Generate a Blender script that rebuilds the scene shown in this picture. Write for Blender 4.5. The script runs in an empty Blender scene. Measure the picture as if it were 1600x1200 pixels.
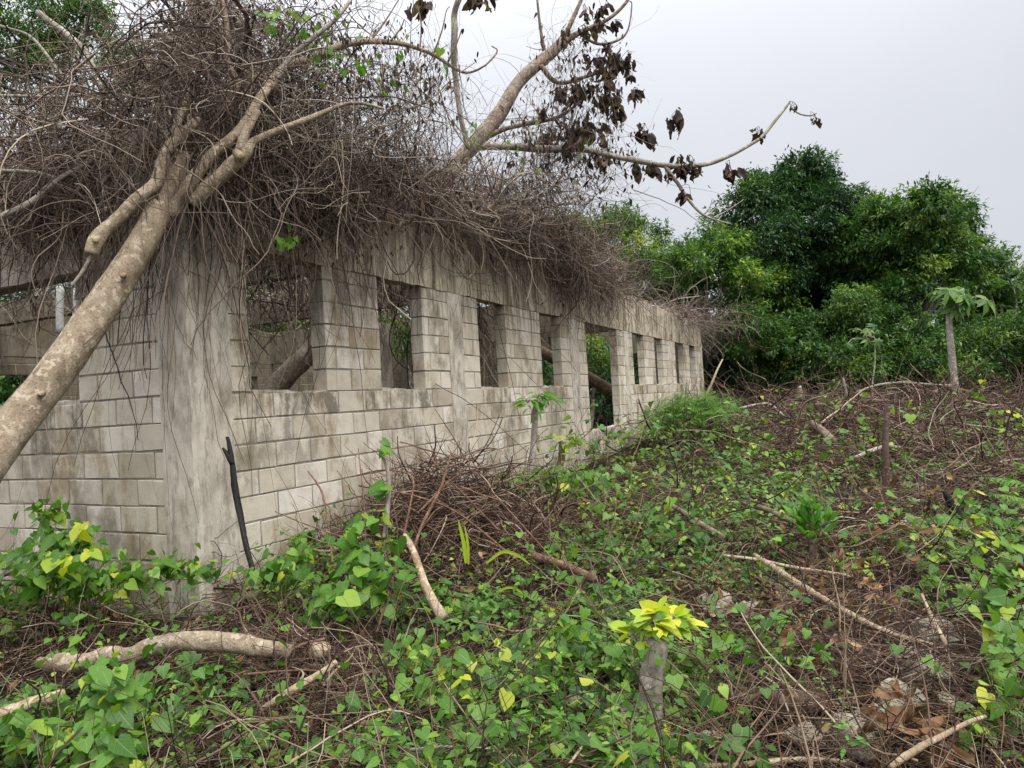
import bpy, math
import numpy as np
from mathutils import Vector, Matrix

# ------------------------------------------------------------------ camera, sky, sun, exposure
SC = bpy.context.scene
COL = SC.collection
FPX = 1109.0
ROLL, PITCH, CZ = math.radians(3.3), math.atan(25.7 / 1109), 1.61
F0 = np.array([0, math.cos(PITCH), math.sin(PITCH)])
R0 = np.array([1.0, 0, 0])
U0 = np.array([0, -math.sin(PITCH), math.cos(PITCH)])
RV = math.cos(ROLL) * R0 - math.sin(ROLL) * U0
UV_ = math.sin(ROLL) * R0 + math.cos(ROLL) * U0
cam = bpy.data.cameras.new("camera")
cam.sensor_width = 36.0
cam.lens = FPX / 1600 * 36
cam.clip_start, cam.clip_end = 0.05, 3000
camo = bpy.data.objects.new("camera", cam)
COL.objects.link(camo)
M = Matrix.Identity(4)
for i in range(3):
    M[i][0], M[i][1], M[i][2] = RV[i], UV_[i], -F0[i]
M[2][3] = CZ
camo.matrix_world = M
SC.camera = camo

SUN_EL, SUN_AZ = math.radians(56), math.radians(140)      # azimuth clockwise from +Y (sun high behind, to the right)
W = bpy.data.worlds.new("World")
SC.world = W
W.use_nodes = True
nt = W.node_tree
bg = nt.nodes["Background"]
sky = nt.nodes.new("ShaderNodeTexSky")
sky.sky_type = 'NISHITA'
sky.sun_disc = False
sky.sun_elevation = SUN_EL
sky.sun_rotation = SUN_AZ
tc = nt.nodes.new("ShaderNodeTexCoord")
sep = nt.nodes.new("ShaderNodeSeparateXYZ")
nt.links.new(tc.outputs["Generated"], sep.inputs[0])
def wmath(op, a, b=None, c=None):
    n = nt.nodes.new("ShaderNodeMath"); n.operation = op
    for k, v in enumerate((a, b, c)):
        if v is None: continue
        if isinstance(v, (int, float)): n.inputs[k].default_value = v
        else: nt.links.new(v, n.inputs[k])
    return n.outputs[0]
grad = wmath('MULTIPLY_ADD', wmath('POWER', wmath('MAXIMUM', sep.outputs[2], 0.0), 3.0), 3.4, 0.88)      # overcast sky: brighter overhead
side = wmath('MULTIPLY_ADD', sep.outputs[0], -0.14, 1.0)
noi = nt.nodes.new("ShaderNodeTexNoise"); noi.inputs["Scale"].default_value = 2.2; noi.inputs["Detail"].default_value = 5
nt.links.new(tc.outputs["Generated"], noi.inputs["Vector"])
cl = wmath('MULTIPLY_ADD', noi.outputs[0], 0.26, 0.87)
lum = wmath('MULTIPLY', wmath('MULTIPLY', grad, side), cl)
cc = nt.nodes.new("ShaderNodeVectorMath"); cc.operation = 'SCALE'
cc.inputs[0].default_value = (3.7, 3.77, 3.98)
nt.links.new(lum, cc.inputs["Scale"])
mx = nt.nodes.new("ShaderNodeMix"); mx.data_type = 'RGBA'
mx.inputs["Factor"].default_value = 0.94
nt.links.new(sky.outputs[0], mx.inputs["A"])
nt.links.new(cc.outputs[0], mx.inputs["B"])
nt.links.new(mx.outputs["Result"], bg.inputs["Color"])
bg.inputs["Strength"].default_value = 0.1

sl = bpy.data.lights.new("sun", 'SUN')
sl.energy = 1.5
sl.angle = math.radians(35)
sl.color = (1.0, 0.96, 0.90)
so = bpy.data.objects.new("sun", sl)
COL.objects.link(so)
sd = Vector((math.sin(SUN_AZ) * math.cos(SUN_EL), math.cos(SUN_AZ) * math.cos(SUN_EL), math.sin(SUN_EL)))
so.rotation_euler = sd.to_track_quat('Z', 'Y').to_euler()
so.location = (0, 0, 30)
SC.view_settings.view_transform = 'Standard'
SC.view_settings.look = 'None'
SC.view_settings.exposure = 1.16
SC.view_settings.gamma = 1.0
SC.view_settings.use_curve_mapping = False
SC.cycles.max_bounces = 6
SC.cycles.diffuse_bounces = 3
SC.cycles.transmission_bounces = 3
SC.cycles.transparent_max_bounces = 4

RNG = np.random.default_rng(11)

# ------------------------------------------------------------------ placing
def ray(px, py):
    return F0 * FPX + (px - 800) * RV - (py - 600) * UV_
def P(px, py, d):                       # a point of the view at d metres ahead
    v = ray(px, py)
    return np.array([0, 0, CZ]) + v * (d / v[1])
_gy = [-50, 0, 3, 5, 10, 14, 20, 26, 40, 90, 900]
_gz = [0.1, .12, .16, .22, .36, .52, .86, 1.12, 1.3, 1.5, 1.5]
def gz(x, y):
    x = np.asarray(x, float); y = np.asarray(y, float)
    z = np.interp(y, _gy, _gz)
    z = z + 0.05 * np.sin(x * 1.9 + y * .7) * np.sin(y * 1.3 - x * .4) + 0.035 * np.sin(x * 3.7 + 1) * np.sin(y * 3.1 + 2)
    z = z + 0.10 * np.sin(x * .31 + 2) * np.sin(y * .23 + .5) * np.clip((y - 8) / 15, 0, 1)
    return z
def G(px, py, h=0.0):                   # where the sight line meets the ground (h above it)
    v = ray(px, py)
    t = np.arange(1.2, 60, .02)
    p = np.array([0, 0, CZ])[None] + v[None] * (t / v[1])[:, None]
    k = np.argmax(p[:, 2] < gz(p[:, 0], p[:, 1]) + h)
    return p[k]
AZ = math.radians(25.6)
D1 = np.array([math.sin(AZ), math.cos(AZ), 0]); D2 = np.array([-D1[1], D1[0], 0])
CORNER = np.array([-2.27, 5.0, 0])
def B(s, w, z):                         # building coordinates -> world
    return CORNER + D1 * s + D2 * w + np.array([0, 0, z])
def sw(x, y):
    dx, dy = np.asarray(x) - CORNER[0], np.asarray(y) - CORNER[1]
    return dx * D1[0] + dy * D1[1], dx * D2[0] + dy * D2[1]

# ------------------------------------------------------------------ mesh building
def mesh_obj(name, verts, faces, mat, parent=None, attr=None, smooth=True, loc=None):
    """faces: (N,3) or (N,4) array, or a list of lists / arrays"""
    verts = np.asarray(verts, np.float32).reshape(-1, 3)
    if loc is not None: verts = verts - np.asarray(loc, np.float32)
    me = bpy.data.meshes.new(name)
    if isinstance(faces, np.ndarray): faces = [faces]
    if faces and not isinstance(faces[0], np.ndarray):
        li = np.concatenate([np.asarray(f, np.int32) for f in faces])
        ln = np.array([len(f) for f in faces], np.int32)
    else:
        faces = [f for f in faces if len(f)]
        li = np.concatenate([f.ravel() for f in faces]).astype(np.int32)
        ln = np.concatenate([np.full(len(f), f.shape[1], np.int32) for f in faces])
    me.vertices.add(len(verts)); me.vertices.foreach_set("co", verts.ravel())
    me.loops.add(len(li)); me.loops.foreach_set("vertex_index", li)
    me.polygons.add(len(ln))
    me.polygons.foreach_set("loop_start", np.concatenate([[0], np.cumsum(ln)[:-1]]).astype(np.int32))
    me.polygons.foreach_set("use_smooth", np.full(len(ln), bool(smooth)))
    if attr is not None:
        a = me.attributes.new("tint", 'FLOAT_COLOR', 'POINT')
        a.data.foreach_set("color", np.asarray(attr, np.float32).ravel())
    me.update(calc_edges=True)
    me.validate()
    me.materials.append(mat)
    o = bpy.data.objects.new(name, me)
    COL.objects.link(o)
    if loc is not None: o.location = loc
    if parent is not None: o.parent = parent
    return o
def local(o, root):                     # parent a world-space mesh under a root that was moved
    o.parent = root
    o.matrix_parent_inverse = root.matrix_world.inverted()
    return o
def empty(name, loc, label=None, cat=None, group=None, rz=0):
    o = bpy.data.objects.new(name, None)
    o.empty_display_size = .2
    o.location = loc; o.rotation_euler = (0, 0, rz)
    COL.objects.link(o)
    o.matrix_world = Matrix.Translation(Vector([float(c) for c in loc])) @ Matrix.Rotation(rz, 4, 'Z')
    if label: o["label"] = label
    if cat: o["category"] = cat
    if group: o["group"] = group
    return o
def tag(o, label, cat, group=None):
    o["label"] = label; o["category"] = cat
    if group: o["group"] = group
    return o
def stuff(o, label, cat):
    o["kind"] = "stuff"; o["label"] = label; o["category"] = cat
    return o
def nrm(v):
    return v / np.maximum(np.linalg.norm(v, axis=-1, keepdims=True), 1e-9)

class Geo:
    def __init__(s): s.v, s.f3, s.f4, s.a, s.n = [], [], [], [], 0
    def add(s, v, f, a=None):
        f = np.asarray(f, np.int64) + s.n
        (s.f3 if f.shape[1] == 3 else s.f4).append(f)
        s.v.append(v); s.n += len(v)
        s.a.append(np.zeros((len(v), 4)) if a is None else a)
    def obj(s, name, mat, parent=None, smooth=True, loc=None):
        fs = []
        if s.f3: fs.append(np.concatenate(s.f3))
        if s.f4: fs.append(np.concatenate(s.f4))
        o = mesh_obj(name, np.concatenate(s.v), fs, mat, None, np.concatenate(s.a), smooth, loc)
        if parent is not None: local(o, parent)
        return o

def thin_tubes(pts, rad, sides=3, rnd=None, taper=.45):
    """pts (N,K,3), rad (N,) -> verts, quads, tint"""
    N, K, _ = pts.shape
    t = nrm(np.gradient(pts, axis=1))
    ref = nrm(RNG.normal(size=(N, 1, 3)))
    a = nrm(np.cross(t, np.broadcast_to(ref, t.shape)))
    b = np.cross(t, a)
    r = (rad * RNG.lognormal(-.10, .38, N))[:, None] * np.linspace(1, taper, K)[None]
    ang = np.arange(sides) * 2 * math.pi / sides
    v = pts[:, :, None] + r[:, :, None, None] * (a[:, :, None] * np.cos(ang)[None, None, :, None] + b[:, :, None] * np.sin(ang)[None, None, :, None])
    base = (np.arange(N) * K * sides)[:, None, None] + (np.arange(K - 1) * sides)[None, :, None]
    i = np.arange(sides); j = (i + 1) % sides
    q = np.stack([base + i, base + j, base + j + sides, base + i + sides], -1).reshape(-1, 4)
    if rnd is None: rnd = RNG.random(N)
    tint = np.zeros((N, K * sides, 4)); tint[:, :, 0] = rnd[:, None]; tint[:, :, 3] = RNG.random(N)[:, None]
    return v.reshape(-1, 3), q, tint.reshape(-1, 4)
def walks(start, d0, step, K, curl=.35, pull=(0, 0, 0)):
    """smooth random walks: start (N,3), d0 (N,3), step (N,)"""
    N = len(start)
    p = np.empty((N, K, 3)); p[:, 0] = start
    d = nrm(d0); curl = curl * RNG.lognormal(-.12, .5, (N, 1)); turn = RNG.normal(size=(N, 3)) * curl
    for k in range(1, K):
        turn = .65 * turn + .6 * RNG.normal(size=(N, 3)) * curl
        d = nrm(d + turn + np.asarray(pull))
        p[:, k] = p[:, k - 1] + d * step[:, None]
    return p

def smooth_path(ctrl, n):
    c = np.asarray(ctrl, float)
    if len(c) < 3:
        t = np.linspace(0, 1, n)[:, None]
        return c[0] * (1 - t) + c[1] * t
    c = np.vstack([2 * c[0] - c[1], c, 2 * c[-1] - c[-2]])
    out = []; m = len(c) - 3
    for u in np.linspace(0, m - 1e-6, n):
        i = int(u); t = u - i
        p0, p1, p2, p3 = c[i:i + 4]
        out.append(.5 * ((2 * p1) + (-p0 + p2) * t + (2 * p0 - 5 * p1 + 4 * p2 - p3) * t * t + (-p0 + 3 * p1 - 3 * p2 + p3) * t ** 3))
    return np.array(out)
def limb(geo, ctrl, sides=10, n=None, rough=.06, rnd=.5, wig=.16):
    """ctrl: rows (x,y,z,r): one tapering round limb with closed ends"""
    ctrl = np.asarray(ctrl, float)
    n = max(7, n or 6 * (len(ctrl) - 1))
    pr = smooth_path(ctrl, n); p, r = pr[:, :3].copy(), np.maximum(pr[:, 3], .0015)
    wg = np.cumsum(RNG.normal(size=(n, 3)), axis=0); wg -= np.linspace(0, 1, n)[:, None] * wg[-1] * .9
    ker = np.ones(5) / 5
    wg = np.stack([np.convolve(wg[:, k], ker, 'same') for k in range(3)], -1)
    wg[0] = wg[1]; p += wg * r.mean() * wig
    t = nrm(np.gradient(p, axis=0))
    a = np.cross(t[0], [0.3, .2, .93]); a /= np.linalg.norm(a)
    rings = []
    ang = np.arange(sides) * 2 * math.pi / sides
    ph = RNG.random(3) * 6
    for k in range(n):
        a = a - t[k] * (a @ t[k]); a /= np.linalg.norm(a)
        b = np.cross(t[k], a)
        rr = r[k] * (1 + rough * (np.sin(ang * 2 + ph[0] + k * .35) + .7 * np.sin(ang * 3 + ph[1] - k * .6) + RNG.normal(size=sides) * .35))
        rings.append(p[k] + rr[:, None] * (np.cos(ang)[:, None] * a + np.sin(ang)[:, None] * b))
    v = np.vstack(rings + [p[:1] - t[:1] * r[0] * .12, p[-1:] + t[-1:] * r[-1] * .15])
    i = np.arange(sides); j = (i + 1) % sides
    base = (np.arange(n - 1) * sides)[:, None]
    q = np.stack([base + i, base + j, base + j + sides, base + i + sides], -1).reshape(-1, 4)
    tint = np.zeros((len(v), 4)); tint[:, 0] = rnd
    tint[:, 1] = np.concatenate([np.repeat(np.linspace(0, 1, n), sides), [0, 1]])
    c0, c1 = n * sides, n * sides + 1
    m0 = geo.n
    geo.add(v, q, tint)
    geo.f3.append(np.stack([j, i, np.full(sides, c0)], -1) + m0)
    geo.f3.append(np.stack([i + (n - 1) * sides, j + (n - 1) * sides, np.full(sides, c1)], -1) + m0)

# leaves: template in (x across, y along, z up), instanced into one mesh
def heart_template():
    m = [(0, .06), (0, .42), (0, 1.0)]
    h = [(.24, -.10), (.47, .10), (.44, .38), (.22, .72)]
    v = [(x, y, -.10 * (y - .3) ** 2) for x, y in m]
    v += [(x, y, .10 * x - .14 * (y - .2) ** 2 - .1 * x * x) for x, y in h]
    v += [(-x, y, .10 * x - .14 * (y - .2) ** 2 - .1 * x * x) for x, y in h]
    f4 = [(0, 3, 4, 1), (1, 5, 6, 2), (0, 1, 8, 7), (1, 2, 10, 9)]
    f3 = [(1, 4, 5), (1, 9, 8)]
    return np.array(v), np.array(f4), np.array(f3)
def blade_template(w=.20, fold=.25, droop=.25):      # oval pointed leaf
    ys = [0, .3, .65, 1.0]; ws = [0.02, w, w * .8, 0.0]
    v = []
    for y, x in zip(ys, ws):
        z = -droop * y * y
        v += [(0, y, z), (x, y, z + fold * x), (-x, y, z + fold * x)]
    f4 = []
    for k in range(3):
        a, b = 3 * k, 3 * k + 3
        f4 += [(a, a + 1, b + 1, b), (a + 2, a, b, b + 2)]
    return np.array(v), np.array(f4), None
def diamond_template(w=.22, fold=.3):
    v = [(0, 0, 0), (w, .45, fold * w), (0, 1, -.12), (-w, .45, fold * w)]
    return np.array(v), None, np.array([(0, 1, 2), (0, 2, 3)])
def curl_template(w=.22):
    v = []; f = []
    for k in range(6):
        u = k / 5; a = u * 1.9
        y, z = math.sin(a) * .52, (1 - math.cos(a)) * .52
        x = w * math.sin(math.pi * (.08 + .88 * u)) ** .8
        v += [(0, y, z), (x, y - .03 * k, z + .75 * x), (-x, y + .02 * k, z + .55 * x)]
    for k in range(5):
        a, b = 3 * k, 3 * k + 3
        f += [(a, a + 1, b + 1, b), (a + 2, a, b, b + 2)]
    return np.array(v), np.array(f), None
CURL = curl_template()
HEART, BLADE, DIAMOND = heart_template(), blade_template(), diamond_template()
NARROW = blade_template(.11, .3, .35)
def put_leaves(geo, tpl, pos, axis, up, size, rnd=None, rnd2=None):
    T, f4, f3 = tpl
    N = len(pos); K = len(T); T0 = T
    y = nrm(axis); x = nrm(np.cross(y, up)); z = np.cross(x, y)
    x = x * RNG.uniform(.68, 1.1, N)[:, None]
    T = T[None].repeat(N, 0).copy()
    T[:, :, 2] += RNG.normal(size=N)[:, None] * .16 * T[:, :, 1] ** 2 + RNG.normal(size=N)[:, None] * .25 * T[:, :, 0] * T[:, :, 1]
    T[:, :, 0] += RNG.normal(size=N)[:, None] * .10 * T[:, :, 1] ** 2
    v = pos[:, None] + size[:, None, None] * (T[:, :, :1] * x[:, None] + T[:, :, 1:2] * y[:, None] + T[:, :, 2:] * z[:, None])
    if rnd is None: rnd = RNG.random(N)
    if rnd2 is None: rnd2 = RNG.random(N)
    tint = np.empty((N, K, 4))
    tint[:, :, 0] = rnd[:, None]; tint[:, :, 1] = np.abs(T0[:, 0])[None]; tint[:, :, 2] = T0[:, 1][None]; tint[:, :, 3] = rnd2[:, None]
    off = geo.n + (np.arange(N) * K)[:, None, None]
    geo.v.append(v.reshape(-1, 3)); geo.a.append(tint.reshape(-1, 4)); geo.n += N * K
    if f4 is not None: geo.f4.append((off + f4[None]).reshape(-1, 4))
    if f3 is not None: geo.f3.append((off + f3[None]).reshape(-1, 3))

# ------------------------------------------------------------------ materials
def new_mat(name):
    m = bpy.data.materials.new(name); m.use_nodes = True
    t = m.node_tree; t.nodes.clear()
    out = t.nodes.new("ShaderNodeOutputMaterial")
    return m, t, out
def N_(t, kind, **kw):
    n = t.nodes.new(kind)
    for k, v in kw.items():
        if k in n.inputs: n.inputs[k].default_value = v
        else: setattr(n, k, v)
    return n
def ramp(t, src, stops, interp='LINEAR'):
    r = t.nodes.new("ShaderNodeValToRGB"); r.color_ramp.interpolation = interp
    e = r.color_ramp.elements
    while len(e) < len(stops): e.new(.5)
    for el, (p, c) in zip(e, stops):
        el.position = p; el.color = (*c, 1) if len(c) == 3 else c
    t.links.new(src, r.inputs[0])
    return r.outputs[0]
def mixc(t, fac, a, b, mode='MIX'):
    n = t.nodes.new("ShaderNodeMix"); n.data_type = 'RGBA'; n.blend_type = mode
    for nm, v in (("Factor", fac), ("A", a), ("B", b)):
        i = n.inputs[nm] if nm == "Factor" else n.inputs[nm]
        if nm == "Factor": i = n.inputs[0]
        elif nm == "A": i = n.inputs[6]
        else: i = n.inputs[7]
        if isinstance(v, (int, float)): i.default_value = v
        elif isinstance(v, tuple): i.default_value = (*v, 1) if len(v) == 3 else v
        else: t.links.new(v, i)
    return n.outputs[2]
def mth(t, op, a, b=0.0, c=None, clamp=False):
    n = t.nodes.new("ShaderNodeMath"); n.operation = op; n.use_clamp = clamp
    for k, v in enumerate((a, b, c)):
        if v is None: continue
        if isinstance(v, (int, float)): n.inputs[k].default_value = v
        else: t.links.new(v, n.inputs[k])
    return n.outputs[0]
def coords(t, scale=(1, 1, 1)):
    tc = t.nodes.new("ShaderNodeTexCoord"); mp = t.nodes.new("ShaderNodeMapping")
    mp.inputs["Scale"].default_value = scale
    t.links.new(tc.outputs["Object"], mp.inputs[0])
    return mp.outputs[0]
def noise(t, scale, detail=4, vec=None, rough=.55, sc=(1, 1, 1)):
    n = t.nodes.new("ShaderNodeTexNoise")
    n.inputs["Scale"].default_value = scale; n.inputs["Detail"].default_value = detail; n.inputs["Roughness"].default_value = rough
    t.links.new(vec if vec is not None else coords(t, sc), n.inputs["Vector"])
    return n.outputs[0]
def tint(t):
    a = t.nodes.new("ShaderNodeAttribute"); a.attribute_name = "tint"
    s = t.nodes.new("ShaderNodeSeparateColor"); t.links.new(a.outputs["Color"], s.inputs[0])
    return s.outputs[0], s.outputs[1], s.outputs[2], a.outputs["Alpha"]
def finish(t, out, col, rough=.85, bump=None, bstr=.4, bdist=.01, spec=.3):
    b = t.nodes.new("ShaderNodeBsdfPrincipled")
    if isinstance(col, tuple): b.inputs["Base Color"].default_value = (*col, 1)
    else: t.links.new(col, b.inputs["Base Color"])
    if isinstance(rough, (int, float)): b.inputs["Roughness"].default_value = rough
    else: t.links.new(rough, b.inputs["Roughness"])
    b.inputs["Specular IOR Level"].default_value = spec
    if bump is not None:
        n = t.nodes.new("ShaderNodeBump"); n.inputs["Strength"].default_value = bstr; n.inputs["Distance"].default_value = bdist
        t.links.new(bump, n.inputs["Height"]); t.links.new(n.outputs[0], b.inputs["Normal"])
    t.links.new(b.outputs[0], out.inputs[0])
    return b

def leaf_mat(name, stops, trans=.35, rough=.45, veins=True, spec=.35):
    m, t, out = new_mat(name)
    r, ax, y, r2 = tint(t)
    c = ramp(t, r, stops)
    c = mixc(t, mth(t, 'MULTIPLY', mth(t, 'SUBTRACT', r2, .5), .5), c, mixc(t, .5, c, (0, 0, 0)), 'MIX')
    if veins:
        v = mth(t, 'LESS_THAN', ax, .018)
        sv = mth(t, 'LESS_THAN', mth(t, 'FRACT', mth(t, 'MULTIPLY', mth(t, 'MULTIPLY_ADD', ax, -.7, y), 6.0)), .12)
        v = mth(t, 'MAXIMUM', v, mth(t, 'MULTIPLY', sv, .45))
        c = mixc(t, mth(t, 'MULTIPLY', v, .38), c, (.30, .40, .14))
        bl = noise(t, 60, 2)
        c = mixc(t, mth(t, 'MULTIPLY', mth(t, 'GREATER_THAN', bl, .66), .25), c, (.16, .13, .03))
    p = t.nodes.new("ShaderNodeBsdfPrincipled")
    t.links.new(c, p.inputs["Base Color"])
    p.inputs["Roughness"].default_value = rough; p.inputs["Specular IOR Level"].default_value = spec
    tr = t.nodes.new("ShaderNodeBsdfTranslucent")
    t.links.new(mixc(t, 1.0, c, (1.5, 1.6, .7), 'MULTIPLY'), tr.inputs[0])
    mix = t.nodes.new("ShaderNodeMixShader"); mix.inputs[0].default_value = trans
    t.links.new(p.outputs[0], mix.inputs[1]); t.links.new(tr.outputs[0], mix.inputs[2])
    t.links.new(mix.outputs[0], out.inputs[0])
    return m
def vine_mat(name, stops):
    m, t, out = new_mat(name)
    r, _, _, r2 = tint(t)
    c = ramp(t, r, stops)
    n = noise(t, 25, 2)
    c = mixc(t, mth(t, 'MULTIPLY', n, .5), c, mixc(t, .6, c, (.02, .015, .012)))
    finish(t, out, c, .8, spec=.25)
    return m

def block_mat(name):
    """hollow concrete blocks: each block its own shade, pitted face, blotches of lichen and soot that run down from the openings and the wall top"""
    m, t, out = new_mat(name)
    r, sill, _, r2 = tint(t)
    base = ramp(t, r, [(0, (.48, .415, .325)), (.3, (.60, .535, .43)), (.7, (.68, .615, .515)), (1, (.75, .69, .60))])
    sep_ = t.nodes.new("ShaderNodeSeparateXYZ"); tc_ = t.nodes.new("ShaderNodeTexCoord"); t.links.new(tc_.outputs["Object"], sep_.inputs[0])
    z = sep_.outputs[2]
    topf = mth(t, 'MULTIPLY_ADD', z, .85, -1.75, clamp=True)
    mott = noise(t, 5, 5, vec=coords(t, (1, 1, 1)), rough=.65)
    c = mixc(t, mth(t, 'MULTIPLY', ramp(t, mott, [(.44, (0, 0, 0)), (.68, (1, 1, 1))]), .35), base, (.28, .235, .16))
    # ochre lichen in broad runs
    st = noise(t, 1.5, 5, vec=coords(t, (1.5, 1.5, .8)), rough=.72)
    c = mixc(t, mth(t, 'MULTIPLY', ramp(t, st, [(.52, (0, 0, 0)), (.64, (1, 1, 1))]), .68), c, (.28, .20, .095))
    # soot and algae
    big = noise(t, 1.25, 5, vec=coords(t, (1, 1, .8)), rough=.7)
    c = mixc(t, mth(t, 'MULTIPLY', ramp(t, big, [(.53, (0, 0, 0)), (.63, (1, 1, 1))]), .65), c, (.14, .115, .075))
    # narrow grime runs, only high on the wall
    fine = noise(t, 6.0, 5, vec=coords(t, (2.6, 2.6, .22)), rough=.75)
    c = mixc(t, mth(t, 'MULTIPLY', ramp(t, fine, [(.42, (0, 0, 0)), (.56, (1, 1, 1))]), mth(t, 'MULTIPLY_ADD', topf, .8, .04)), c, (.085, .068, .045))
    sn = noise(t, 2.6, 6, vec=coords(t, (1.5, 1.5, .8)), rough=.72)
    so_ = mth(t, 'MULTIPLY', sill, ramp(t, sn, [(.47, (0, 0, 0)), (.58, (1, 1, 1))]))
    c = mixc(t, mth(t, 'MULTIPLY', so_, .78), c, (.12, .105, .075))
    on = noise(t, 4, 5, vec=coords(t, (2.2, 2.2, .5)), rough=.7)
    c = mixc(t, mth(t, 'MULTIPLY', mth(t, 'MULTIPLY', sill, ramp(t, on, [(.52, (0, 0, 0)), (.62, (1, 1, 1))])), .6), c, (.24, .17, .075))
    damp = mth(t, 'MULTIPLY', mth(t, 'MULTIPLY_ADD', z, -1.6, 1.35, clamp=True), .35)
    c = mixc(t, damp, c, (.22, .21, .15))
    pit = noise(t, 75, 5, rough=.75)
    c = mixc(t, mth(t, 'MULTIPLY', ramp(t, pit, [(.54, (0, 0, 0)), (.70, (1, 1, 1))]), .42), c, (.13, .115, .09))
    finish(t, out, c, .93, mth(t, 'MULTIPLY_ADD', noise(t, 18, 4), .5, pit), .5, .008, .12)
    return m
def mortar_mat():
    m, t, out = new_mat("mortar")
    n = noise(t, 5, 5); f = noise(t, 60, 4, rough=.7)
    c = ramp(t, n, [(.3, (.16, .14, .11)), (.52, (.31, .28, .23)), (.72, (.46, .42, .36))])
    finish(t, out, c, .95, f, .9, .02, .1)
    return m
def concrete_mat(name, light, dark, grimes=.5, run=.18):
    m, t, out = new_mat(name)
    n = noise(t, 2.6, 6, rough=.66); st = noise(t, 3.2, 6, vec=coords(t, (2.4, 2.4, run)), rough=.72)
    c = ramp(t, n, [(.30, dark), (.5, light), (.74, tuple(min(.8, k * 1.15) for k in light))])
    br = noise(t, 1.1, 4)
    g = mth(t, 'MULTIPLY', mth(t, 'MULTIPLY', ramp(t, st, [(.46, (0, 0, 0)), (.57, (1, 1, 1))]), ramp(t, br, [(.36, (.15, .15, .15)), (.6, (1, 1, 1))])), grimes)
    c = mixc(t, g, c, (.11, .088, .055))
    st2 = noise(t, 7, 5, vec=coords(t, (3, 3, run)), rough=.7)
    c = mixc(t, mth(t, 'MULTIPLY', ramp(t, st2, [(.52, (0, 0, 0)), (.61, (1, 1, 1))]), grimes * .7), c, (.055, .047, .035))
    ag = noise(t, 85, 4, rough=.75)
    c = mixc(t, mth(t, 'MULTIPLY', ramp(t, ag, [(.58, (0, 0, 0)), (.70, (1, 1, 1))]), .35), c, (.11, .10, .08))
    finish(t, out, c, .9, mth(t, 'MULTIPLY_ADD', noise(t, 9, 5), .8, mth(t, 'MULTIPLY', ag, .5)), .45, .012, .2)
    return m
def bark_mat(name, c0, c1, c2, scale=7, stretch=(1, 1, .5), bs=.7):
    m, t, out = new_mat(name)
    n = noise(t, scale, 6, rough=.65, sc=stretch); f = noise(t, scale * 7, 5, rough=.75)
    c = ramp(t, n, [(.3, c0), (.5, c1), (.7, c2)])
    c = mixc(t, mth(t, 'MULTIPLY', ramp(t, f, [(.52, (0, 0, 0)), (.64, (1, 1, 1))]), .7), c, tuple(k * .35 for k in c0))
    li = noise(t, scale * 2.3, 4)
    c = mixc(t, mth(t, 'MULTIPLY', ramp(t, li, [(.56, (0, 0, 0)), (.61, (1, 1, 1))]), .55), c, tuple(min(.75, k * 1.35) for k in c2))
    finish(t, out, c, .88, mth(t, 'MULTIPLY_ADD', n, .7, f), bs, .012, .2)
    return m
def soil_mat():
    m, t, out = new_mat("soil")
    n = noise(t, 3, 8, rough=.7); f = noise(t, 40, 5, rough=.7)
    c = ramp(t, n, [(.3, (.010, .007, .005)), (.5, (.024, .017, .011)), (.7, (.055, .039, .025))])
    c = mixc(t, mth(t, 'MULTIPLY', ramp(t, f, [(.5, (0, 0, 0)), (.7, (1, 1, 1))]), .4), c, (.08, .056, .036))
    finish(t, out, c, .95, mth(t, 'ADD', n, f), 1.0, .05, .1)
    return m
def rock_mat():
    m, t, out = new_mat("limestone")
    n = noise(t, 6, 7, rough=.65); f = noise(t, 40, 5, rough=.7)
    c = ramp(t, n, [(.3, (.22, .19, .135)), (.48, (.44, .395, .30)), (.68, (.60, .555, .45))])
    c = mixc(t, mth(t, 'MULTIPLY', ramp(t, f, [(.52, (0, 0, 0)), (.66, (1, 1, 1))]), .6), c, (.09, .09, .06))
    finish(t, out, c, .92, mth(t, 'ADD', n, f), .9, .03, .2)
    return m
def flat_mat(name, col, rough=.6, var=.3, sc=20, spec=.3):
    m, t, out = new_mat(name)
    n = noise(t, sc, 4)
    c = ramp(t, n, [(.3, tuple(k * (1 - var) for k in col)), (.7, tuple(min(.85, k * (1 + var)) for k in col))])
    finish(t, out, c, rough, n, .4, .01, spec)
    return m

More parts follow.
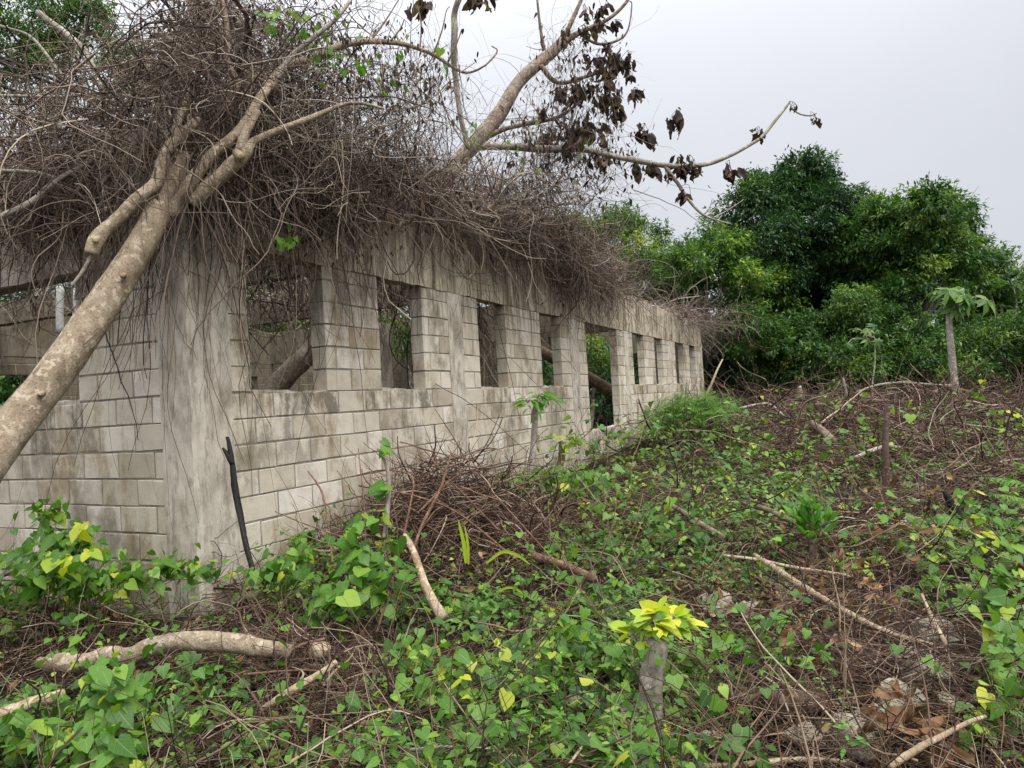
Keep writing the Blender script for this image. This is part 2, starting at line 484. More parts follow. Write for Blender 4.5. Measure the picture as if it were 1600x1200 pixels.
MAT = dict(
    block=block_mat("concrete_block"), mortar=mortar_mat(),
    column=concrete_mat("plastered_column", (.58, .525, .44), (.37, .32, .245), .5, .7),
    beam=concrete_mat("weathered_beam", (.52, .45, .345), (.30, .245, .17), .95, .16),
    inner=concrete_mat("shaded_inner_concrete", (.17, .145, .105), (.07, .058, .04), .9),  # stained interior concrete; room shade also put into its dark colour
    soil=soil_mat(), rock=rock_mat(),
    bark=bark_mat("pale_bark", (.20, .15, .10), (.35, .275, .19), (.50, .42, .31), 11, (1, 1, .6), 1.0),
    bark2=bark_mat("brown_bark", (.12, .085, .06), (.20, .15, .105), (.29, .225, .165)),
    bark4=bark_mat("weathered_bark", (.15, .115, .085), (.26, .21, .16), (.40, .335, .265), 10, (1, 1, .6), 1.0),
    bark3=bark_mat("grey_bark", (.20, .175, .14), (.33, .295, .24), (.46, .42, .35), 5),
    redlog=bark_mat("reddish_wood", (.10, .055, .038), (.19, .105, .072), (.30, .19, .13), 14),
    darkpost=bark_mat("old_post", (.07, .042, .032), (.13, .085, .065), (.21, .15, .12), 9),
    darklog=bark_mat("rotten_wood", (.03, .02, .015), (.07, .045, .03), (.13, .09, .06), 9),
    drywood=bark_mat("dry_wood", (.25, .18, .11), (.38, .29, .19), (.50, .41, .29), 12),
    char=flat_mat("charred_wood", (.014, .012, .011), .7, .5, 30),
    rebar=flat_mat("rusty_bar", (.025, .02, .018), .7, .5, 40),
    white=flat_mat("white_paint", (.72, .72, .70), .5, .12, 8),
    vine=vine_mat("dry_vine", [(0, (.035, .024, .020)), (.3, (.11, .075, .060)), (.62, (.22, .165, .130)), (.86, (.40, .325, .25)), (1, (.60, .52, .40))]),
    vine2=vine_mat("dark_vine", [(0, (.030, .021, .018)), (.35, (.09, .060, .048)), (.7, (.20, .14, .11)), (1, (.40, .31, .23))]),
    twig=vine_mat("dry_stem", [(0, (.022, .014, .010)), (.4, (.070, .040, .027)), (.68, (.17, .105, .07)), (.90, (.33, .24, .16)), (1, (.47, .38, .27))]),
    redtwig=vine_mat("red_twig", [(0, (.026, .015, .011)), (.4, (.090, .050, .037)), (.72, (.20, .125, .09)), (.92, (.37, .265, .19)), (1, (.52, .43, .33))]),
    dead=leaf_mat("wilted_leaf", [(0, (.022, .016, .015)), (.5, (.060, .042, .036)), (1, (.16, .108, .08))], .25, .7, False, .2),
    litter=leaf_mat("leaf_litter", [(0, (.06, .030, .02)), (.4, (.17, .075, .04)), (.75, (.29, .145, .08)), (1, (.48, .31, .19))], .15, .65, True, .25),
    cover=leaf_mat("creeper_leaf", [(0, (.030, .090, .014)), (.4, (.072, .185, .022)), (.7, (.135, .275, .032)), (.88, (.25, .38, .04)), (1, (.46, .48, .05))], .36, .45),
    lime=leaf_mat("yellow_green_leaf", [(0, (.14, .29, .03)), (.5, (.36, .48, .035)), (1, (.66, .62, .05))], .36, .42),
    bright=leaf_mat("fresh_leaf", [(0, (.06, .19, .02)), (.6, (.12, .30, .03)), (1, (.25, .40, .06))], .34, .4),
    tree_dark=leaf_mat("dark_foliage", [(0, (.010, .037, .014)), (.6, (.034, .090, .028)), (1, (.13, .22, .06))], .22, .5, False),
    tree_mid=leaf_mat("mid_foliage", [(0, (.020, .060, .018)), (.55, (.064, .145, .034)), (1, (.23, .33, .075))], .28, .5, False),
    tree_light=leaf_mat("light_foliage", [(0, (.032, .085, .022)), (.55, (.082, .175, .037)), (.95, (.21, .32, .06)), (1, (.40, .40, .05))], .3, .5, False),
    fern=leaf_mat("fern_leaf", [(0, (.06, .16, .02)), (1, (.20, .37, .05))], .3, .5, False),
)
# ------------------------------------------------------------------ ground
def ground_sheet():
    ys = np.concatenate([np.linspace(-40, 0, 12), np.arange(.25, 12, .18), np.arange(12, 45, .6), np.geomspace(46, 900, 22)])
    xs = np.concatenate([-np.geomspace(600, 14, 18), np.arange(-13, 16, .22), np.geomspace(16.5, 600, 18)])
    X, Y = np.meshgrid(xs, ys)
    Z = gz(X, Y) + RNG.normal(size=X.shape) * .012
    v = np.stack([X, Y, Z], -1).reshape(-1, 3)
    n = len(xs); i = (np.arange(len(ys) - 1) * n)[:, None] + np.arange(n - 1)[None]
    q = np.stack([i, i + 1, i + n + 1, i + n], -1).reshape(-1, 4)
    o = mesh_obj("ground", v, q, MAT['soil'], smooth=True)
    o["kind"] = "structure"; o["label"] = "dark littered soil of the overgrown plot"
ground_sheet()

# ------------------------------------------------------------------ ruined building
ruin = empty("ruined_building", CORNER, "roofless grey concrete block building with empty windows, draped in dry vines", "ruin", rz=math.pi / 2 - AZ)
Z0, ZL, ZT, TH = -0.01, 2.92, 3.76, 0.16
def box(geo, lo, hi, rnd=.5, jit=0.0, cham=0.0):
    """axis box; cham insets the two faces across the thinnest axis"""
    lo = np.array(lo, float); hi = np.array(hi, float)
    if cham <= 0:
        v = np.array([[x, y, z] for x in (lo[0], hi[0]) for y in (lo[1], hi[1]) for z in (lo[2], hi[2])])
        f = [(0, 1, 3, 2), (4, 6, 7, 5), (0, 4, 5, 1), (2, 3, 7, 6), (0, 2, 6, 4), (1, 5, 7, 3)]
    else:
        ax = int(np.argmin(hi - lo)); o1, o2 = [k for k in range(3) if k != ax]
        rings = []
        for d, ins in ((lo[ax], cham), (lo[ax] + cham, 0), (hi[ax] - cham, 0), (hi[ax], cham)):
            for u, w_ in ((0, 0), (1, 0), (1, 1), (0, 1)):
                p = np.zeros(3); p[ax] = d
                p[o1] = (hi[o1] - ins) if u else (lo[o1] + ins)
                p[o2] = (hi[o2] - ins) if w_ else (lo[o2] + ins)
                rings.append(p)
        v = np.array(rings)
        v += RNG.normal(size=v.shape) * jit
        for o_ in (o1, o2): v[[0, 1, 2, 3, 12, 13, 14, 15], o_] += RNG.normal(size=8) * .0028
        if RNG.random() < .22:
            k_ = int(RNG.integers(0, 4)); cen = (lo + hi) / 2
            for q_ in (k_, 12 + k_):
                for o_ in (o1, o2): v[q_, o_] += np.sign(cen[o_] - v[q_, o_]) * RNG.uniform(.006, .022)
        f = [(3, 2, 1, 0), (12, 13, 14, 15)]
        for r in range(3):
            for k in range(4):
                f.append((r * 4 + k, r * 4 + (k + 1) % 4, r * 4 + 4 + (k + 1) % 4, r * 4 + 4 + k))
    a = np.zeros((len(v), 4)); a[:, 0] = rnd; a[:, 3] = RNG.random()
    geo.add(v, np.array(f), a)
def block_wall(name, x0, x1, z0, z1, holes, mapf, th=TH, mat='block', parent=None):
    """running-bond wall along x; holes: (xa, xb, za, zb). mapf swaps x and depth for walls along w"""
    gb, gm = Geo(), Geo()
    rows = int(round((z1 - z0) / .2))
    for r in range(rows):
        za, zb = z0 + .2 * r, min(z1, z0 + .2 * r + .2)
        ivs = [(x0, x1)]
        for xa, xb, ha, hb in holes:
            if hb > za + .07 and ha < zb - .07:
                ivs = [p for a, b in ivs for p in ((a, min(b, xa)), (max(a, xb), b)) if p[1] - p[0] > .03]
        for a, b in ivs:
            lo, hi = mapf(a + .007, .0065, za, b - .007, th - .0065, zb)
            box(gm, lo, hi)
            k0 = math.floor((a - (r % 2) * .2) / .4)
            cuts = [a] + [c for c in ((k * .4 + (r % 2) * .2) for k in range(k0, k0 + int((b - a) / .4) + 3)) if a + .07 < c < b - .07] + [b]
            for c0, c1 in zip(cuts[:-1], cuts[1:]):
                g = RNG.uniform(.004, .009); dz = RNG.normal() * .002; dd = float(np.clip(RNG.normal() * .001, -.002, .002))
                lo, hi = mapf(c0 + (g if c0 > a else 0), dd, za + .005 + dz, c1 - (g if c1 < b else 0), th + dd, zb - RNG.uniform(.006, .010) + dz)
                box(gb, lo, hi, rnd=float(np.clip(RNG.normal(.52, .24), 0, 1)), jit=.0007, cham=.0045)
                xm = (c0 + c1) / 2; st_ = 0.0
                for xa, xb, ha, hb in holes:
                    if hb < 5 and xa - .1 < xm < xb + .1 and zb < ha + .05: st_ = max(st_, 1 - (ha - zb) / .85)
                gb.a[-1][:, 1] = max(0.0, st_)
    nm = sum(len(f) for f in gm.f4)
    off = gm.n
    gm.v += gb.v; gm.a += gb.a; gm.f4 += [f + off for f in gb.f4]; gm.n += gb.n
    w = gm.obj(name, MAT['mortar'], smooth=False); w.parent = parent or ruin
    w.data.materials.append(MAT[mat])
    mi = np.zeros(len(w.data.polygons), np.int32); mi[nm:] = 1
    w.data.polygons.foreach_set("material_index", mi)
    return w
mS = lambda x0, d0, z0, x1, d1, z1: ((x0, d0, z0), (x1, d1, z1))
def mSo(off): return lambda x0, d0, z0, x1, d1, z1: ((x0, d0 + off, z0), (x1, d1 + off, z1))
def mWo(off): return lambda x0, d0, z0, x1, d1, z1: ((d0 + off, x0, z0), (d1 + off, x1, z1))
S_END = 19.2
WIN = [(.57, 1.46), (2.27, 3.07), (4.36, 5.15), (6.34, 7.16), (11.34, 12.27), (13.22, 14.05), (15.42, 16.45), (17.24, 18.08)]
DOOR = (8.38, 10.22)
COLS = [(3.62, 3.95), (7.58, 7.98), (10.72, 11.02), (14.72, 15.02), (18.88, 19.2)]
holes = [(a, b, 1.79, ZL) for a, b in WIN] + [(DOOR[0], DOOR[1], .99, ZL)] + [(a, b, -1, 9) for a, b in COLS]
block_wall("facade_wall", .37, S_END, Z0, ZL, holes, mSo(0))
LOPEN = (1.22, 3.3)
block_wall("end_wall", .30, 9.6, Z0, ZL, [(LOPEN[0], LOPEN[1], 1.79, 2.80), (5.4, 6.8, 1.79, 2.8), (8.0, 8.3, -1, 9)], mWo(0))
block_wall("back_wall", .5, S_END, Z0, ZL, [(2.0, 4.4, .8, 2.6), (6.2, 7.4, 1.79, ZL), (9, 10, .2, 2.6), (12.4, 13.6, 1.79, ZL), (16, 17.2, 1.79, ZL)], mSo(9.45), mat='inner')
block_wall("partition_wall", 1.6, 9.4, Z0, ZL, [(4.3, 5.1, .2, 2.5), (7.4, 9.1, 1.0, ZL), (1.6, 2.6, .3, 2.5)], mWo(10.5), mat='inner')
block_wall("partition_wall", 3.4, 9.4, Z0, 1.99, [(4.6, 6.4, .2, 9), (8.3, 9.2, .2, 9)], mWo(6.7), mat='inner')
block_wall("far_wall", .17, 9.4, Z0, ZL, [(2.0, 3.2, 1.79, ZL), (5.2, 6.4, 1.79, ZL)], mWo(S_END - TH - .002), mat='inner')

def lumpy_box(name, lo, hi, mat, n=(40, 3, 6), top=.03, jit=.004, parent=None):
    """closed box with subdivided faces, an uneven top edge and a slightly rough skin"""
    lo = np.array(lo, float); hi = np.array(hi, float)
    vid = {}; vs = []; fs = []
    def vtx(i, j, k):
        key = (i, j, k)
        if key not in vid:
            p = lo + (hi - lo) * np.array([i / n[0], j / n[1], k / n[2]])
            if k == n[2]: p[2] += top * (math.sin(i * 1.7) * .5 + math.sin(i * .53 + 1) + RNG.normal() * .4) * .6
            p += RNG.normal(size=3) * jit
            vid[key] = len(vs); vs.append(p)
        return vid[key]
    def quad(*q): fs.append([vtx(*x) for x in q])
    for i in range(n[0]):
        for k in range(n[2]):
            quad((i, 0, k), (i + 1, 0, k), (i + 1, 0, k + 1), (i, 0, k + 1))
            quad((i, n[1], k), (i, n[1], k + 1), (i + 1, n[1], k + 1), (i + 1, n[1], k))
        for j in range(n[1]):
            quad((i, j, 0), (i, j + 1, 0), (i + 1, j + 1, 0), (i + 1, j, 0))
            quad((i, j, n[2]), (i + 1, j, n[2]), (i + 1, j + 1, n[2]), (i, j + 1, n[2]))
    for j in range(n[1]):
        for k in range(n[2]):
            quad((0, j, k), (0, j, k + 1), (0, j + 1, k + 1), (0, j + 1, k))
            quad((n[0], j, k), (n[0], j + 1, k), (n[0], j + 1, k + 1), (n[0], j, k + 1))
    o = mesh_obj(name, vs, np.array(fs), MAT[mat], smooth=False)
    o.parent = parent or ruin
    return o
# corner and facade columns, plastered smooth, a little proud of the blocks
lumpy_box("column", (-.008, -.008, Z0), (.37, .30, ZL + .0), 'column', (4, 4, 24), 0, .0025)
for a, b in COLS:
    lumpy_box("column", (a, -.005, Z0), (b, .17, ZL), 'column', (4, 2, 22), 0, .0025)
lumpy_box("column", (5.42, 2.25, Z0), (5.66, 2.5, ZL), 'column', (3, 3, 14), 0, .003)
lumpy_box("column", (5.42, 6.0, Z0), (5.66, 6.25, ZL), 'column', (3, 3, 14), 0, .003)
# ring beams
lumpy_box("ring_beam", (-.006, -.004, ZL + .002), (9.35, .166, ZT), 'beam', (90, 2, 8), .03, .005)
lumpy_box("ring_beam", (9.352, -.007, ZL + .002), (14.86, .166, ZT - .05), 'beam', (60, 2, 8), .04, .005)
lumpy_box("ring_beam", (14.862, -.004, ZL + .002), (S_END + .005, .166, ZT - .02), 'beam', (44, 2, 8), .035, .005)
lumpy_box("ring_beam", (-.004, .168, ZL - .005), (.166, 9.44, ZT), 'beam', (2, 80, 8), .02, .005)
lumpy_box("lintel", (-.016, 1.0, 2.80), (.176, 3.5, ZL + .02), 'column', (2, 20, 2), 0, .004)
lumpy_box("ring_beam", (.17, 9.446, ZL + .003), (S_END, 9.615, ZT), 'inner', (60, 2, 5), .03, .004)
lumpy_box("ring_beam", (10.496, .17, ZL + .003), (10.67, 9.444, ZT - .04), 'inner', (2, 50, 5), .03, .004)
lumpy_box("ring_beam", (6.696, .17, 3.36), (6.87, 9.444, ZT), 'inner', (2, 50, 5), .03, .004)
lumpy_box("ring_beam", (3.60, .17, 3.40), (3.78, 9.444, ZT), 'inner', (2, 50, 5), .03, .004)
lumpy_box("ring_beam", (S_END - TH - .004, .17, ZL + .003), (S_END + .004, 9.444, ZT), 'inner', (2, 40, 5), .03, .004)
# rough mortar sills
for a, b in WIN:
    lumpy_box("window_sill", (a + .004, .004, 1.776), (b - .004, .156, 1.797), 'column', (10, 3, 1), .012, .003)
lumpy_box("window_sill", (.004, LOPEN[0] + .004, 1.776), (.156, LOPEN[1] - .004, 1.797), 'column', (3, 16, 1), .012, .003)
lumpy_box("door_sill", (DOOR[0] + .004, .004, .976), (DOOR[1] - .004, .156, .997), 'column', (14, 3, 1), .014, .003)
# steel bars left hanging from the roof
def bar(ctrl, r):
    g = Geo(); limb(g, [(*p, r) for p in ctrl], 6, 14, .02)
    return g.obj("roof_bar", MAT['rebar'], ruin)
for c in ([(-30, 76, 5.9), (40, 106, 6.0), (115, 140, 6.1), (200, 180, 6.3)], [(-30, 122, 5.9), (75, 160, 6.0), (170, 195, 6.2)],
          [(-30, 160, 5.8), (94, 202, 5.95), (180, 222, 6.1), (260, 245, 6.3)], [(-30, 84, 6.0), (60, 122, 6.1), (160, 158, 6.3)]):
    bar([P(*q) for q in c], .014)
bar([B(.9, .6, 3.2), B(3.2, 3.6, 2.75)], .022); bar([B(1.0, 2.6, 3.5), B(3.0, .4, 3.35)], .016); bar([B(.3, 1.6, 3.3), B(6.6, 1.3, 3.45)], .018)
# mortar smear where plaster has been thrown on the wall
# ------------------------------------------------------------------ leaning trees
lt = empty("leaning_tree", P(-420, 1260, 2.95), "pale fallen trunk leaning from lower left up onto the vine covered building corner", "tree")
def limb_part(name, rows, parent, mat, sides=10, n=None, rough=.06, wig=.16):
    g = Geo(); limb(g, [(*P(a, b, d), r) for a, b, d, r in rows], sides, n, rough, wig=wig)
    return g.obj(name, MAT[mat], parent, smooth=True)
limb_part("trunk", [(-420, 1260, 2.95, .135), (-200, 960, 3.4, .122), (0, 690, 3.92, .110), (120, 530, 4.3, .100), (225, 370, 4.65, .089), (262, 290, 4.82, .084), (287, 243, 4.92, .074)], lt, 'bark', 18, 60, .035, .03)
limb_part("branch", [(262, 335, 4.78, .052), (283, 312, 4.8, .05), (302, 288, 4.78, .046), (338, 240, 4.85, .038), (379, 200, 4.95, .034), (405, 163, 5.1, .038), (431, 124, 5.3, .040), (461, 97, 5.5, .036), (499, 82, 5.7, .031), (544, 69, 5.9, .027), (601, 67, 6.1, .023), (650, 77, 6.3, .020), (687, 90, 6.4, .016), (725, 112, 6.5, .013), (755, 105, 6.5, .010), (777, 82, 6.5, .008), (768, 72, 6.5, .006)], lt, 'bark', 10, 90)
limb_part("branch", [(300, 318, 4.8, .05), (322, 288, 4.8, .052), (350, 258, 4.82, .050), (376, 232, 4.85, .046), (394, 210, 4.9, .030), (450, 189, 5.0, .024), (506, 171, 5.1, .018), (555, 161, 5.2, .013), (600, 170, 5.3, .008)], lt, 'bark', 10, 50)
limb_part("branch", [(376, 236, 4.85, .036), (388, 205, 4.9, .030), (402, 175, 5.05, .028)], lt, 'bark', 8, 14)
limb_part("knot", [(196, 428, 4.50, .022), (190, 432, 4.40, .012)], lt, 'bark', 8, 7)
limb_part("knot", [(70, 610, 4.08, .026), (62, 616, 3.98, .014)], lt, 'bark', 8, 7)
limb_part("knot", [(370, 240, 4.83, .034), (378, 246, 4.79, .028)], lt, 'drywood', 8, 5)
limb_part("branch", [(432, 122, 5.3, .026), (461, 82, 5.4, .021), (525, 30, 5.5, .016), (560, -20, 5.6, .012)], lt, 'bark3', 8, 24)
limb_part("branch", [(142, 398, 4.42, .040), (150, 371, 4.45, .044), (169, 345, 4.5, .042), (202, 319, 4.58, .040), (236, 289, 4.66, .038), (252, 247, 4.75, .038), (270, 221, 4.8, .036), (300, 195, 4.9, .034), (312, 188, 4.95, .028)], lt, 'bark', 12, 50)
limb_part("knot", [(150, 374, 4.42, .020), (150, 376, 4.38, .017)], lt, 'drywood', 8, 5)
limb_part("branch", [(270, 221, 4.8, .028), (283, 180, 4.9, .026), (290, 168, 5.0, .024), (300, 140, 5.1, .018)], lt, 'bark', 8, 20)
limb_part("branch", [(342, 178, 5.1, .024), (356, 160, 5.1, .028), (372, 130, 5.15, .028), (356, 100, 5.2, .026), (358, 72, 5.3, .022), (352, 20, 5.4, .018), (340, -20, 5.5, .015)], lt, 'bark2', 8, 40)
limb_part("branch", [(144, 396, 4.42, .012), (128, 425, 4.4, .011), (112, 446, 4.38, .009)], lt, 'bark3', 6, 12)

dt = empty("dead_tree", P(392, 662, 8.3), "bare dead tree leaning behind the block facade with shrivelled black leaf clusters", "tree")
limb_part("trunk", [(385, 668, 8.2, .125), (450, 588, 8.5, .122), (495, 540, 8.7, .122), (600, 405, 9.2, .122), (700, 274, 9.6, .120), (744, 225, 9.8, .112), (785, 172, 10, .100), (815, 128, 10.1, .092), (856, 90, 10.3, .085), (879, 64, 10.4, .070)], dt, 'bark4', 14, 70, .05, .05)
bl = {}
bl['a'] = limb_part("branch", [(875, 70, 10.4, .06), (905, 52, 10.5, .042), (950, 30, 10.6, .030), (980, 4, 10.7, .024), (992, -25, 10.8, .02)], dt, 'bark2', 8)
limb_part("branch", [(872, 74, 10.4, .05), (897, 26, 10.5, .032), (916, -20, 10.6, .025)], dt, 'bark2', 8)
limb_part("branch", [(850, 80, 10.3, .03), (842, 30, 10.3, .02), (838, -20, 10.3, .016)], dt, 'bark2', 6)
limb_part("branch", [(905, 52, 10.5, .026), (931, 68, 10.5, .022), (961, 64, 10.5, .018), (980, 49, 10.5, .014), (987, 8, 10.5, .010), (984, 2, 10.5, .008)], dt, 'bark2', 6)
bl['c'] = limb_part("branch", [(745, 226, 9.8, .085), (762, 229, 9.8, .062), (800, 232, 9.8, .056), (856, 236, 9.8, .052), (912, 234, 9.8, .047), (969, 246, 9.8, .042), (1040, 257, 9.8, .037), (1101, 256, 9.8, .032), (1142, 242, 9.8, .028), (1179, 224, 9.8, .025), (1202, 203, 9.8, .022), (1229, 169, 9.8, .018), (1236, 158, 9.8, .012)], dt, 'bark3', 8, 70)
limb_part("branch", [(1236, 169, 9.8, .012), (1250, 178, 9.8, .010), (1266, 181, 9.8, .009), (1276, 177, 9.8, .007)], dt, 'bark2', 6, 14)
bl['d'] = limb_part("branch", [(1037, 257, 9.8, .028), (1060, 288, 9.8, .025), (1078, 315, 9.8, .022), (1101, 337, 9.8, .018), (1125, 346, 9.8, .012), (1142, 350, 9.8, .008)], dt, 'bark3', 7, 26)
for c in ([(1100, 336), (1110, 322), (1113, 310)], [(1112, 342), (1135, 330), (1162, 312)], [(1105, 338), (1122, 322), (1130, 318)]):
    limb_part("twig", [(*q, 9.8, .011 - .003 * k) for k, q in enumerate(c)], dt, 'bark3', 5, 8)
limb_part("branch", [(757, 214, 9.85, .045), (790, 202, 9.9, .035), (823, 195, 9.9, .030), (875, 184, 10, .024), (909, 158, 10, .016), (914, 152, 10, .01)], dt, 'bark2', 7, 30)
bl['b'] = limb_part("branch", [(845, 103, 10.2, .040), (870, 128, 10.2, .03), (905, 122, 10.2, .026), (942, 109, 10.2, .02), (965, 82, 10.2, .014), (970, 74, 10.2, .01)], dt, 'bark2', 7, 30)
limb_part("branch", [(733, 236, 9.75, .032), (729, 210, 9.7, .034), (724, 180, 9.6, .036), (716, 124, 9.5, .040), (713, 86, 9.4, .042), (711, 40, 9.3, .042), (711, 22, 9.3, .042), (718, -4, 9.2, .04), (728, -30, 9.2, .04)], dt, 'bark3', 8, 40)
for rows in ([(579, 64, 6.0), (605, 28, 6.1), (630, -12, 6.2)], [(608, 66, 6.1), (625, 45, 6.1), (632, 30, 6.1)], [(656, 80, 6.3), (658, 40, 6.3), (652, 8, 6.3)], [(677, 86, 6.4), (690, 50, 6.4), (697, 18, 6.4), (703, 10, 6.4)], [(700, 96, 6.4), (716, 62, 6.4), (722, 45, 6.4)]):
    limb_part("twig", [(*q, .009 - .002 * k) for k, q in enumerate(rows)], lt, 'bark2', 5, 12)

def wilted_cluster(top, n, L, parent):
    """a few crumpled leaves hanging from drooping stalks"""
    g = Geo()
    pts = []; n = int(n * 1.9) + 1; L = L * .84
    for k in range(n):
        d = RNG.normal(size=3) * .5; d[2] = -1
        q0 = top + RNG.normal(size=3) * L * .25
        pts.append(q0)
        K = 6; ys = np.linspace(0, 1, K)
        ll = L * RNG.uniform(.6, 1.15); ax = d / np.linalg.norm(d)
        sd_ = nrm(np.cross(ax, RNG.normal(size=3))); nn = np.cross(ax, sd_)
        wv = np.sin(np.pi * (ys * .9 + .08)) * ll * RNG.uniform(.18, .30)
        curl = RNG.uniform(-.3, .3)
        rows = []
        for y, w_ in zip(ys, wv):
            c = q0 + ax * ll * y + nn * ll * (curl * y * y + .05 * RNG.normal())
            rows += [c - sd_ * w_ + nn * w_ * RNG.uniform(.2, 1.0), c + nn * RNG.normal() * .01, c + sd_ * w_ + nn * w_ * RNG.uniform(.2, 1.0)]
        v = np.array(rows); f = []
        for y in range(K - 1):
            a = 3 * y
            f += [(a, a + 1, a + 4, a + 3), (a + 1, a + 2, a + 5, a + 4)]
        tt = np.zeros((len(v), 4)); tt[:, 0] = RNG.random(); tt[:, 3] = RNG.random()
        g.add(v, np.array(f), tt)
    # stalks
    hub = top + np.array([0, 0, L * .55])
    for q in pts[:4]:
        limb(g, [(*hub, .004), (*((hub + q) / 2 + RNG.normal(size=3) * .03), .0035), (*q, .003)], 4, 6, 0, .8)
    g.obj("leaf_cluster", MAT['dead'], parent)
for (px, py, d, n, L) in [(1008, 205, 9.8, 6, .24), (1058, 185, 9.8, 7, .26), (1020, 262, 9.8, 7, .20), (1042, 268, 9.75, 3, .15), (1062, 258, 9.8, 10, .26), (1078, 255, 9.7, 5, .24), (1067, 300, 9.8, 5, .20), (1140, 262, 9.8, 8, .24),
                          (1183, 208, 9.8, 5, .17), (1240, 165, 9.8, 3, .11), (1274, 186, 9.8, 5, .14), (1085, 258, 9.85, 4, .2)]:
    wilted_cluster(P(px, py, d), n, L, dt)
for k in range(54):
    cx = [(905, 45, 45, 30), (935, 95, 40, 40), (885, 190, 60, 35), (900, 255, 70, 35), (940, 130, 35, 40), (885, 160, 40, 40)][k % 6]
    wilted_cluster(P(cx[0] + RNG.normal() * cx[2] * .6, cx[1] + RNG.normal() * cx[3] * .7, 9.9 + RNG.normal() * .4), int(RNG.integers(2, 6)), RNG.uniform(.13, .26), dt)
for px, py in [(318, 20), (335, 5), (345, 45), (298, 40), (310, 60), (365, 25), (255, 75), (270, 95), (250, 105), (285, 70), (325, 55), (310, 5), (240, 120), (660, 5), (745, 2), (330, 90), (275, 60)]:
    wilted_cluster(P(px, py, 6.6 + RNG.normal() * .2), 6, .19, lt)

# a second dry log lying across the inside of the ruin
g = Geo(); limb(g, [(*P(790, 515, 14.2), .12), (*P(870, 560, 14.8), .125), (*P(965, 617, 15.6), .13), (*P(1010, 645, 16.0), .13)], 10, 20)
tag(g.obj("fallen_log", MAT['bark2'], smooth=True, loc=P(965, 617, 15.6)), "brown log lying slanted inside the ruin, seen through the doorway", "log")

# ------------------------------------------------------------------ dry vines on the ruin
def cloud(px, py, rx, ry, d, rd, n):
    z = RNG.normal(size=(n, 3)) * .55
    dd = d + z[:, 2] * rd
    return np.array([P(px + a * rx, py + b * ry, c) for a, b, c in zip(z[:, 0], z[:, 1], dd)])
def facade_pts(n, s0, s1, wlo, whi, zlo, zhi):
    s = RNG.uniform(s0, s1, n); w = RNG.uniform(wlo, whi, n); z = RNG.uniform(zlo, zhi, n)
    return CORNER[None] + D1[None] * s[:, None] + D2[None] * w[:, None] + np.array([0, 0, 1.0])[None] * z[:, None], s, w, z
def mat_top(s):   return np.interp(s, [0, 1, 2, 3, 4, 6, 7.5, 9, 9.8, 10.6], [4.5, 4.3, 4.2, 4.05, 4.0, 4.2, 4.4, 4.4, 4.1, 3.8])
def mat_bot(s):   return np.interp(s, [0, .5, 1.6, 2.2, 2.9, 3.4, 4.6, 5.5, 7, 8.5, 9.2, 10.6], [3.2, 3.3, 3.4, 3.65, 3.9, 3.8, 3.8, 3.8, 3.65, 3.45, 3.6, 3.8])
g = Geo()
def mat_layer(n, wlo, whi, mtop, rr, K=12, step=(.045, .13)):
    p, s, w, _ = facade_pts(n, -.25, 10.4, wlo, whi, 0, 0)
    lo, hi = mat_bot(s) + .20 * np.sin(s * 4.3 + 1) * np.sin(s * 2.1) - .06, mtop(s) + .16 * np.sin(s * 3.7) * np.sin(s * 1.3 + 2)
    u = RNG.random(n) ** .62
    keep = RNG.random(n) < np.interp(s, [9, 10.4], [1, .35])
    p[:, 2] = lo + (hi - lo) * u
    p = p[keep]; m = len(p)
    d0 = RNG.normal(size=(m, 3)); d0[:, 2] *= .55
    w_ = walks(p, d0, RNG.uniform(*step, m), K, .42, (0.008, -.01, -.025))
    # vines cannot pass through the wall: keep the ones in front of it in front
    ss, ww = sw(w_[..., 0], w_[..., 1])
    inw = (ww > -.03) & (ww < .2) & (w_[..., 2] < ZT) & (ss > -.05)
    push = np.where(inw, -.04 - RNG.random(ww.shape) * .05 - ww, 0)
    w_ = w_ + push[..., None] * D2
    v, q, t = thin_tubes(w_, RNG.uniform(*rr, m) * RNG.lognormal(-.05, .32, m), 3)
    g.add(v, q, t)
mat_layer(3600, -.36, .1, mat_top, (.002, .0055))
mat_layer(1900, .1, 1.1, lambda s: mat_top(s) - .1, (.0025, .0065))
mat_layer(190, -.4, .3, mat_top, (.006, .010), 14, (.09, .17))
# left side, over the end wall
p, s, w, _ = facade_pts(1300, -.4, .25, -.1, 4.2, 0, 0)
p[:, 2] = np.interp(w, [0, .8, 2, 4], [4.3, 4.0, 3.85, 3.75]) - RNG.random(len(p)) ** 1.1 * np.interp(w, [0, 1, 2.2, 4.2], [1.2, .9, .55, .45])
d0 = RNG.normal(size=p.shape); d0[:, 2] *= .6
wk = walks(p, d0, RNG.uniform(.05, .14, len(p)), 12, .42, (.0, -.01, -.03))
ss, ww = sw(wk[..., 0], wk[..., 1])
inw = (ss > -.03) & (ss < .2) & (wk[..., 2] < ZT) & (ww > -.05)
wk = wk + np.where(inw, -.04 - RNG.random(ss.shape) * .05 - ss, 0)[..., None] * D1
g.add(*thin_tubes(wk, RNG.uniform(.002, .006, len(p)), 3))
n = 2600  # vine mass carried on over the rooms, a layer added to shade the interior
p, s, w, _ = facade_pts(n, .2, 9.2, .3, 6.0, 3.55, 4.0)
wk = walks(p, RNG.normal(size=(n, 3)) * np.array([1, 1, .2]), RNG.uniform(.08, .2, n), 12, .3, (0, 0, -.012))
g.add(*thin_tubes(wk, RNG.uniform(.004, .010, n), 3))
stuff(g.obj("vine_tangle", MAT['vine'], loc=B(0, 0, ZT)), "matted dry brown vines heaped along the wall top, with a layer added to shade the rooms", "vines")

